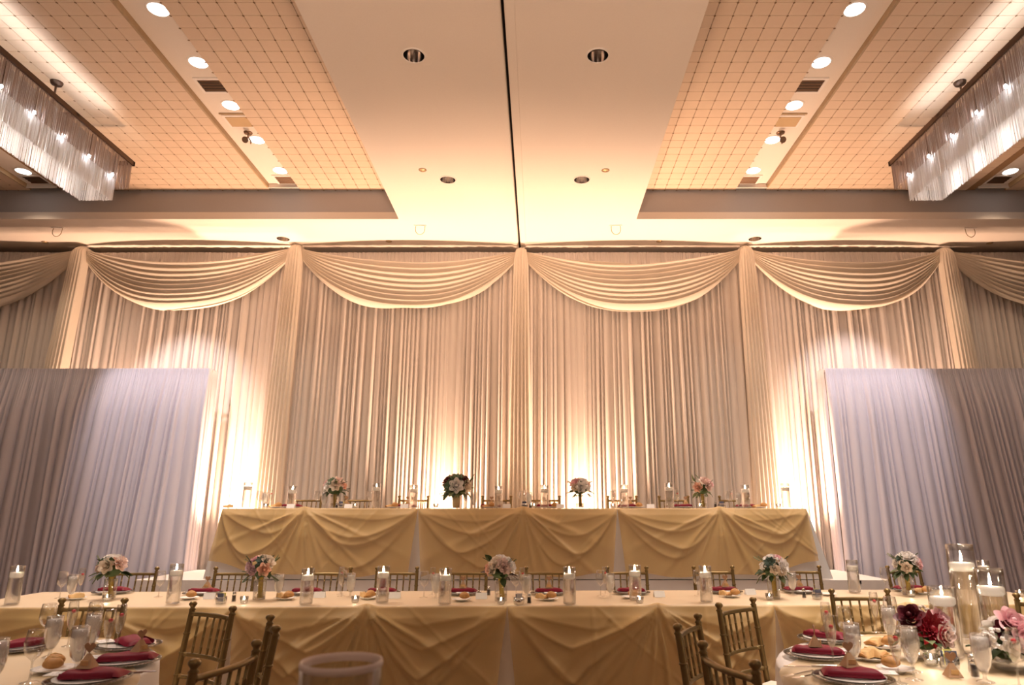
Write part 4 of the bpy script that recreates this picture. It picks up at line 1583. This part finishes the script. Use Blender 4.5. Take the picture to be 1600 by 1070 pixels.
lay(caddy, [(-2.05, 5.33, dict(pk='dark')), (0.14, 5.285), (2.44, 5.60, dict(pk='dark'))], ZF, 'sugar packet caddy', FT, 'sugar caddies on the front table')
lay(shaker, [(-2.00, 5.43), (-0.12, 5.83), (0.215, 5.33), (2.36, 5.66)], ZF, 'pepper shaker', FT, 'pepper shakers on the front table')

bouquet('round white and peach rose bouquet with green succulent, closest to the flowerless table', (-3.04, 5.60, ZF),
        [('rose_white', 275, 75, 0.042), ('rose_white', 330, 50, 0.042), ('rose_cream', 275, 12, 0.046), ('rose_blush', 338, 20, 0.044), ('succ', 215, 42, 0.050),
         ('rose_peach', 315, 35, 0.030), ('rose_blush', 190, -8, 0.032), ('rose_white', 90, 50, 0.04), ('rose_blush', 20, 45, 0.04), ('filler_white', 245, 55, 0.03)],
        ['leaf', 'leaf', 'leaf2'], 1, 0.02)
bouquet('bouquet with dark green succulent centre between mauve and peach roses, front table', (-1.86, 5.55, ZF),
        [('succ2', 290, 48, 0.052), ('rose_mauve', 212, 12, 0.046), ('rose_pink', 200, 55, 0.036), ('rose_cream', 325, 38, 0.046), ('rose_peach', 300, -4, 0.042),
         ('rose_cream', 275, 80, 0.038), ('rose_mauve', 245, -10, 0.036), ('filler', 180, 20, 0.028), ('rose_cream', 60, 45, 0.04), ('leaf2', 10, 40, 0.06)],
        ['leaf', 'sprig', 'leaf'], 2, -0.01)
bouquet('loose bouquet of cream white roses and pointed dark leaves, middle of the front table', (0.0, 5.45, ZF),
        [('rose_white', 265, 78, 0.046), ('rose_cream', 250, 38, 0.046), ('rose_blush', 285, 25, 0.044), ('rose_white', 320, 42, 0.044), ('rose_white', 340, 12, 0.042),
         ('rose_peach', 205, 2, 0.040), ('rose_cream', 232, 10, 0.040), ('rose_blush', 300, 5, 0.034), ('rose_white', 90, 50, 0.04), ('leaf', 175, 45, 0.07)],
        ['leaf', 'leaf', 'plum'], 3, 0.015)
bouquet('white rose and blue-green succulent bouquet nearest the edge-on chairs by the dahlia table', (2.12, 5.64, ZF),
        [('succ2', 240, 28, 0.048), ('rose_white', 310, 8, 0.050), ('rose_pink', 325, 60, 0.038), ('rose_white', 255, 72, 0.036), ('rose_cream', 262, -8, 0.034),
         ('filler_white', 205, 5, 0.036), ('filler_white', 285, 40, 0.030), ('rose_white', 215, 55, 0.030), ('rose_cream', 300, -22, 0.036), ('filler', 350, 35, 0.03), ('rose_white', 90, 40, 0.04)],
        ['leaf', 'leaf2', 'leaf'], 4, -0.01)
bouquet('white rose bouquet with one pink rose, behind the dahlia centrepiece', (3.27, 5.84, ZF),
        [('rose_white', 262, 62, 0.052), ('rose_white', 320, 58, 0.046), ('rose_pink', 318, 12, 0.046), ('rose_white', 295, 30, 0.042), ('rose_cream', 245, -10, 0.036), ('succ2', 205, 40, 0.036),
         ('rose_white', 190, 10, 0.030), ('rose_white', 90, 50, 0.04), ('filler', 225, 15, 0.028)],
        ['leaf', 'leaf', 'leaf2'], 5, -0.02)

# ================================================================ RAISED TABLE, LAID
ZB = BZ + 0.0075
lay(candle, [(-3.08, 8.07, dict(h=0.29, r=0.050)), (-2.56, 8.07, dict(h=0.25, r=0.050)), (-1.59, 8.07, dict(h=0.28, r=0.050)), (-1.16, 8.07, dict(h=0.26, r=0.050)),
             (-0.18, 8.07, dict(h=0.25, r=0.050)), (0.35, 8.07, dict(h=0.26, r=0.050)), (1.27, 8.07, dict(h=0.26, r=0.050)), (1.79, 8.07, dict(h=0.28, r=0.050)),
             (2.67, 8.07, dict(h=0.26, r=0.050)), (3.14, 8.09, dict(h=0.28, r=0.050))], ZB, 'floating candle cylinder', BT, 'floating candles on the raised table')
lay(votive, [(-2.83, 8.01), (-1.81, 8.01), (-0.89, 8.01), (0.23, 8.01), (1.13, 8.01), (2.12, 8.01), (3.02, 8.01)], ZB, 'small glass votive candle', BT, 'votives on the raised table')
lay(wine, [(-2.97, 8.16), (-2.29, 8.14), (-1.68, 8.16), (-0.56, 8.14), (0.09, 8.16), (1.14, 8.16), (2.50, 8.16)], ZB, 'empty wine glass', BT, 'wine glasses on the raised table')
lay(goblet, [(-2.88, 8.10), (-2.20, 8.12), (-0.47, 8.12), (0.17, 8.14), (2.60, 8.12)], ZB, 'goblet of ice water', BT, 'water goblets on the raised table')
lay(flute, [(-2.86, 8.22), (0.13, 8.26), (1.17, 8.24), (1.89, 8.12), (2.55, 8.24)], ZB, 'raspberry champagne flute', BT, 'flutes on the raised table')
SETB = [(-2.66, 8.40), (-2.04, 8.42), (-1.30, 8.40), (-0.30, 8.40), (0.37, 8.40), (1.34, 8.40), (2.0, 8.40), (2.75, 8.40)]
lay(charger, SETB, ZB, 'glass charger with plate', BT, 'chargers on the raised table')
lay(napkin, [(x, y - 0.02) for x, y in SETB], ZB + 0.020, 'burgundy folded napkin', BT, 'napkins on the raised table')
lay(favor, [(x + 0.02, y - 0.02) for x, y in SETB[:4]] + [(1.38, 8.38), (2.04, 8.38)], ZB + 0.046, 'kraft heart favor box', BT, 'favor boxes on the raised table')
lay(plate, [(-2.73, 8.07), (-1.39, 8.07), (-0.30, 8.12), (0.46, 8.16), (1.43, 8.09), (2.84, 8.09)], ZB, 'white bread plate', BT, 'bread plates on the raised table')
lay(roll, [(-2.71, 8.07), (-1.37, 8.07), (-0.26, 8.11), (0.47, 8.16), (1.44, 8.09), (2.88, 8.09)], ZB + 0.009, 'brown bread roll', BT, 'rolls on the raised table')
lay(cracker, [(-3.27, 8.04, 0.2), (-2.77, 8.08, 0.4), (-1.43, 8.08, 0.5), (-0.33, 8.13, 0.6), (2.80, 8.10, 0.3)], ZB + 0.002, 'tan flatbread wedge', BT, 'flatbread wedges on the raised table')
lay(pcard, [(-2.53, 7.97), (-1.93 + 0.05, 7.99), (-1.24, 7.97), (-0.08, 7.99), (0.53, 8.01), (1.56, 8.01)], ZB, 'white tent place card', BT, 'place cards on the raised table')
lay(caddy, [(-1.97, 8.01, dict(pk='dark')), (0.12, 8.01, dict(pk='dark')), (2.37, 8.01, dict(pk='dark'))], ZB, 'sugar packet caddy', BT, 'sugar caddies on the raised table')
lay(shaker, [(-2.03, 8.04), (0.19, 8.03), (2.30, 8.01)], ZB, 'pepper shaker', BT, 'pepper shakers on the raised table')
bouquet('pink and white bouquet with green succulent, first on the raised table', (-2.09, 8.14, ZB),
        [('succ', 255, 45, 0.055), ('rose_blush', 315, 40, 0.050), ('rose_pink', 200, 30, 0.040), ('rose_white', 270, 82, 0.042), ('rose_cream', 285, 10, 0.042),
         ('rose_peach', 345, 15, 0.036), ('rose_white', 235, 8.04, 0.038), ('rose_white', 90, 40, 0.045)], ['leaf', 'leaf', 'sprig'], 6, 0.0, s=1.2)
bouquet('large trailing bouquet of greenery with burgundy blooms in a champagne vase', (-0.67, 8.12, ZB),
        [('rose_burgundy', 205, 40, 0.046), ('rose_burgundy', 335, 42, 0.046), ('succ', 270, 60, 0.066), ('rose_white', 275, 8.04, 0.046), ('succ', 235, 5, 0.050), ('rose_cream', 335, 5, 0.042),
         ('succ2', 250, -25, 0.048), ('leaf2', 0, 35, 0.08), ('filler', 345, 30, 0.03)], ['leaf2', 'sprig', 'sprig2'], 7, 0.0, wrapm='champ', opaque=True, drape=1.0, s=1.5)
bouquet('pink rose bouquet with pale centre, next to the middle candles of the raised table', (0.76, 8.12, ZB),
        [('rose_pink', 215, 40, 0.048), ('rose_blush', 255, 75, 0.040), ('rose_white', 300, 42, 0.046), ('rose_white', 275, 0, 0.046), ('rose_peach', 340, 22, 0.038), ('succ', 268, 35, 0.030),
         ('rose_white', 325, 0, 0.036), ('rose_cream', 230, 0, 0.036), ('rose_white', 90, 40, 0.045)], ['leaf', 'leaf', 'sprig'], 8.04, -0.01, s=1.1)
bouquet('blush peony bouquet with one peach rose and bright leaves, last on the raised table', (2.18, 8.12, ZB),
        [('rose_blush', 290, 50, 0.056), ('rose_pink', 335, 30, 0.046), ('rose_peach', 228, 0, 0.044), ('rose_white', 285, 85, 0.040), ('rose_blush', 300, 5, 0.040), ('leaf2', 200, 45, 0.09),
         ('leaf2', 220, 60, 0.08), ('rose_white', 90, 40, 0.045), ('filler', 250, 20, 0.03)], ['leaf2', 'leaf', 'sprig2'], 9, -0.02, s=1.1)

# ================================================================ DAHLIA TABLE, LAID
ZR = 0.7685
DW = 'on the dahlia table'


def put(kind, items, grp, z=ZR):
    for it in items:
        lb, x, y = it[:3]
        rz = it[3] if len(it) > 3 and not isinstance(it[3], dict) else 0.0
        kw = it[-1] if isinstance(it[-1], dict) else {}
        kind(lb, (x, y, z), rz, grp, **kw)


put(flute, [(f'raspberry flute standing right beside the cloth edge {DW}'.replace('right ', ''), 1.56, 3.20), (f'raspberry flute between the goblet and the edge-most napkin {DW}', 1.72, 3.64),
            (f'raspberry flute before the facing chair {DW}', 2.17, 4.08), (f'raspberry flute close to the frame bottom {DW}', 1.70, 2.92),
            (f'raspberry flute beside the pink roses {DW}', 2.13, 2.86)], 'flutes on the dahlia table')
put(wine, [(f'empty wine glass behind the frosty goblet {DW}', 1.80, 3.62), (f'empty wine glass before the facing chair {DW}', 2.23, 4.02),
           (f'large wine glass in front of the dahlias {DW}', 1.79, 2.98)], 'wine glasses on the dahlia table')
put(goblet, [(f'tall frosty ice water goblet near the heart favors {DW}', 1.66, 3.22), (f'frosty goblet behind the burgundy bloom {DW}', 2.10, 3.78),
             (f'water goblet behind the large wine glass {DW}', 1.86, 3.12), (f'big water goblet below the white hydrangea {DW}', 2.05, 2.94)], 'goblets on the dahlia table')
put(candle, [(f'tallest floating candle cylinder {DW}', 2.34, 3.48, dict(h=0.50, r=0.060, drop=0.09)), (f'middle-height floating candle cylinder {DW}', 2.37, 3.33, dict(h=0.40, r=0.060, drop=0.085)),
             (f'shortest floating candle cylinder {DW}', 2.19, 3.42, dict(h=0.31, r=0.060, drop=0.05))], 'centrepiece candles')
put(votive, [(f'lit glass votive in front of the shortest cylinder {DW}', 2.0, 3.23)], None)
put(caddy, [(f'sugar caddy with yellow-green packets {DW}', 2.05, 3.18, dict(pk='dark'))], None)
put(shaker, [(f'pepper shaker beside the big water goblet {DW}', 2.06, 3.02), (f'salt shaker behind the pepper shaker {DW}', 2.10, 3.10, dict(fill='salt'))], 'shakers on the dahlia table')
SR = [('behind the twin flutes', 1.80, 3.84, -0.9), ('beside the cloth edge', 1.585, 3.43, -0.35), ('closest to the frame bottom', 1.54, 2.97, -0.25), ('before the facing chair', 2.36, 4.02 - 0.05, -1.5)]
for ph, x, y, rz in SR:
    charger(f'beaded glass charger {ph} {DW}', (x, y, ZR), rz, 'chargers on the dahlia table')
    napkin(f'burgundy folded napkin {ph} {DW}', (x, y, ZR + 0.020), rz, 'napkins on the dahlia table')
    menu(f'white menu card {ph} {DW}', (x + 0.135, y + 0.025, ZR + 0.024), rz, 'menu cards on the dahlia table')
put(favor, [(f'dark favor box behind the twin flutes {DW}', 1.80, 3.84, 0.6), (f'favor box with its heart turned side-on {DW}', 1.575, 3.43, 1.3), (f'favor box with a clear heart facing the camera {DW}', 1.545, 3.0, 0.1)],
    'favor boxes on the dahlia table', ZR + 0.046)
put(favor, [(f'large dark heart favor box before the sugar caddy {DW}', 1.98, 3.04, -0.1)], 'favor boxes on the dahlia table', ZR)
put(plate, [(f'bread plate beside the frosty goblet {DW}', 1.80, 3.36), (f'bread plate in front of the burgundy bloom {DW}', 1.99, 3.62), (f'bread plate behind the flute at the frame bottom {DW}', 1.79, 3.13)], 'bread plates on the dahlia table')
put(roll, [(f'bread roll in front of the burgundy bloom {DW}', 2.01, 3.61), (f'dark bread roll behind the flute at the frame bottom {DW}', 1.775, 3.13)], 'rolls on the dahlia table', ZR + 0.009)
put(cracker, [(f'pale flatbread wedge beside the frosty goblet {DW}', 1.78, 3.36, 0.4), (f'second flatbread wedge beside the frosty goblet {DW}', 1.83, 3.38, 2.2), (f'flatbread wedge standing behind the bread roll {DW}', 1.96, 3.65, 0.5)],
    'flatbread on the dahlia table', ZR + 0.009)
put(knife, [(f'steel knife lying beside the favor box with a clear heart {DW}', 1.47, 3.215, 1.45)], None)
put(fork, [(f'outer steel fork at the gold overlay corner {DW}', 1.36, 3.07, 2.2), (f'inner steel fork at the gold overlay corner {DW}', 1.39, 3.04, 2.2)], 'forks on the dahlia table')

cp = thing('flower_centerpiece', 'low centrepiece of red dahlia, burgundy, pink and white blooms around glass cylinders', 'flowers', (2.28, 3.40, ZR))
CB = ((-0.22, -0.02), (0.01, -0.24))
for cx_, cy_ in CB:
    MB().lathe([(0.0, 0.003), (0.055, 0.003), (0.070, 0.03), (0.066, 0.075), (0.062, 0.075), (0.0, 0.02)], 24, (cx_, cy_, 0)).build('glass_bowl', M['glass_rim'], cp)
    MB().ball((cx_, cy_, 0.095), 0.070, 10, 8, (1, 1, 0.8)).build('foliage_core', M['leaf'], cp)
for kd, x, y, z, d, s_ in [
    ('dahlia', -0.203, -0.075, 0.140, (0.0, -1, 0.45), 0.080), ('rose_burgundy', -0.28, -0.03, 0.185, (-0.5, -0.6, 0.8), 0.052), ('rose_burgundy', -0.25, 0.02, 0.185, (-0.3, -0.5, 0.9), 0.046),
    ('filler', -0.200, 0.0, 0.200, (0, -0.4, 1), 0.036), ('rose_pink', -0.137, -0.03, 0.172, (0.5, -0.8, 0.6), 0.044), ('rose_blush', -0.155, -0.085, 0.108, (0.4, -1, 0.1), 0.044),
    ('rose_white', -0.125, -0.06, 0.130, (0.6, -0.8, 0.3), 0.038), ('rose_white', -0.29, 0.0, 0.135, (-1, -0.5, 0.4), 0.032),
    ('filler_white', -0.058, -0.285, 0.130, (-0.4, -0.9, 0.5), 0.052), ('rose_white', -0.085, -0.27, 0.118, (-0.5, -0.8, 0.5), 0.034), ('rose_pink', 0.032, -0.275, 0.195, (0.1, -0.8, 0.7), 0.056),
    ('rose_pink', 0.055, -0.315, 0.128, (0.2, -1, 0.2), 0.056), ('rose_burgundy', -0.012, -0.285, 0.165, (-0.4, -0.8, 0.5), 0.036), ('rose_blush', 0.085, -0.23, 0.19, (0.4, -0.5, 0.9), 0.045),
    ('rose_white', 0.0, -0.32, 0.105, (-0.1, -0.9, 0.1), 0.042), ('rose_white', 0.02, -0.18, 0.17, (0, 0.6, 0.9), 0.05),
]:
    flower(kd, cp, (x, y, z), d, s_, 0.7 * x * 10)
rl = random.Random(12)
for cx_, cy_ in CB:
    for k in range(13):
        a = 2 * pi * k / 13 + rl.uniform(-0.2, 0.2)
        flower(rl.choice(['leaf', 'leaf2', 'plum', 'leaf']), cp, (cx_ + 0.055 * cos(a), cy_ + 0.055 * sin(a), 0.085), (cos(a), sin(a), rl.uniform(-0.6, 0.2)), rl.uniform(0.065, 0.095), rl.uniform(-0.4, 0.4))
flower('plum', cp, (-0.26, -0.07, 0.115), (-1, -0.5, 0.15), 0.10, 0.2)

# ================================================================ FLOWERLESS TABLE, LAID
PW = 'on the flowerless table'
put(wine, [(f'empty wine glass behind the frosty goblets {PW}', -2.22, 3.72), (f'empty wine glass before the facing chair {PW}', -2.03, 3.80), (f'blurred wine glass close to the frame bottom {PW}', -1.72, 2.93)],
    'wine glasses on the flowerless table')
put(goblet, [(f'frosty ice water goblet in front of the empty wine glass {PW}', -1.98, 3.42), (f'frosty goblet before the facing chair {PW}', -1.86, 3.52), (f'biggest frosty ice water goblet {PW}', -1.67, 3.13),
             (f'water goblet at the picture border {PW}', -1.80, 2.84)], 'goblets on the flowerless table')
put(flute, [(f'raspberry flute beside the empty wine glass {PW}', -2.07, 3.68), (f'raspberry flute next to the cloth edge napkin {PW}', -1.75, 3.55), (f'raspberry flute in front of the outer flute {PW}', -1.70, 3.38)],
    'flutes on the flowerless table')
put(plate, [(f'bread plate with two rolls {PW}', -1.76, 3.13, dict(r=0.085))], None)
put(roll, [(f'upper brown bread roll {PW}', -1.79, 3.17), (f'lower brown bread roll {PW}', -1.75, 3.10)], 'rolls on the flowerless table', ZR + 0.009)
SL = [('at the picture border', -2.26, 3.60, 0.9), ('beside the facing chair', -1.76, 3.66, 2.4), ('at the cloth edge', -1.56, 3.28, 0.25), ('closest to the frame bottom', -1.50, 2.95, 0.1)]
for ph, x, y, rz in SL:
    charger(f'beaded glass charger {ph} {PW}', (x, y, ZR), rz, 'chargers on the flowerless table')
    napkin(f'burgundy folded napkin {ph} {PW}', (x + 0.02, y, ZR + 0.020), rz, 'napkins on the flowerless table')
    menu(f'white menu card {ph} {PW}', (x - 0.125, y + 0.02, ZR + 0.024), rz, 'menu cards on the flowerless table')
put(favor, [(f'favor box with a dark heart facing the camera {PW}', -1.53, 2.98, 0.0), (f'dark favor box on the cloth edge napkin {PW}', -1.50, 3.30, 1.2)], 'favor boxes on the flowerless table', ZR + 0.046)
put(knife, [(f'steel knife beside the cloth edge napkin {PW}', -1.44, 3.10, -1.35)], None)
put(fork, [(f'steel fork beside the knife {PW}', -1.455, 3.06, -1.35)], None)

# ================================================================ NEAR TABLE WITH THE BLURRED CYLINDER
tn = thing('round_table', 'small guest table under the blurred glass vase nearest the camera', 'table', (-0.10, 1.35, 0), 0, 'round guest tables')
MB().lathe([(0.0, 0.73), (0.36, 0.73), (0.37, 0.742), (0.36, 0.755), (0.0, 0.755)], 40).build('tabletop', M['wood'], tn)
MB().lathe([(0.24, 0.0), (0.24, 0.02), (0.05, 0.05), (0.035, 0.10), (0.035, 0.73)], 20).build('pedestal', M['steel'], tn)
tc = MB().lathe([(0.0, 0.0), (0.36, 0.0), (0.375, -0.004), (0.382, -0.02), (0.40, -0.35), (0.42, -0.74)], 60)
tag(tc.build('tablecloth', M['cloth'], None, (-0.10, 1.35, 0.7595)), 'white tablecloth under the blurred glass vase', 'tablecloth')
vz = thing('glass_vase', 'blurred tall glass cylinder whose rim rises at the frame bottom', 'vase', (-0.055, 1.28, 0.762))
MB().lathe([(0.0, 0.004), (0.066, 0.004), (0.068, 0.01), (0.070, 0.400)], 40).build('cylinder_wall', M['glass_rim'], vz)
MB().lathe([(0.070, 0.400), (0.0705, 0.405), (0.069, 0.410), (0.066, 0.409), (0.0645, 0.403), (0.0645, 0.396)], 40).build('thick_rim', M['rim'], vz)
MB().lathe([(0.0, 0.018), (0.0665, 0.018), (0.0665, 0.12), (0.0, 0.12)], 32).build('water', M['water'], vz)
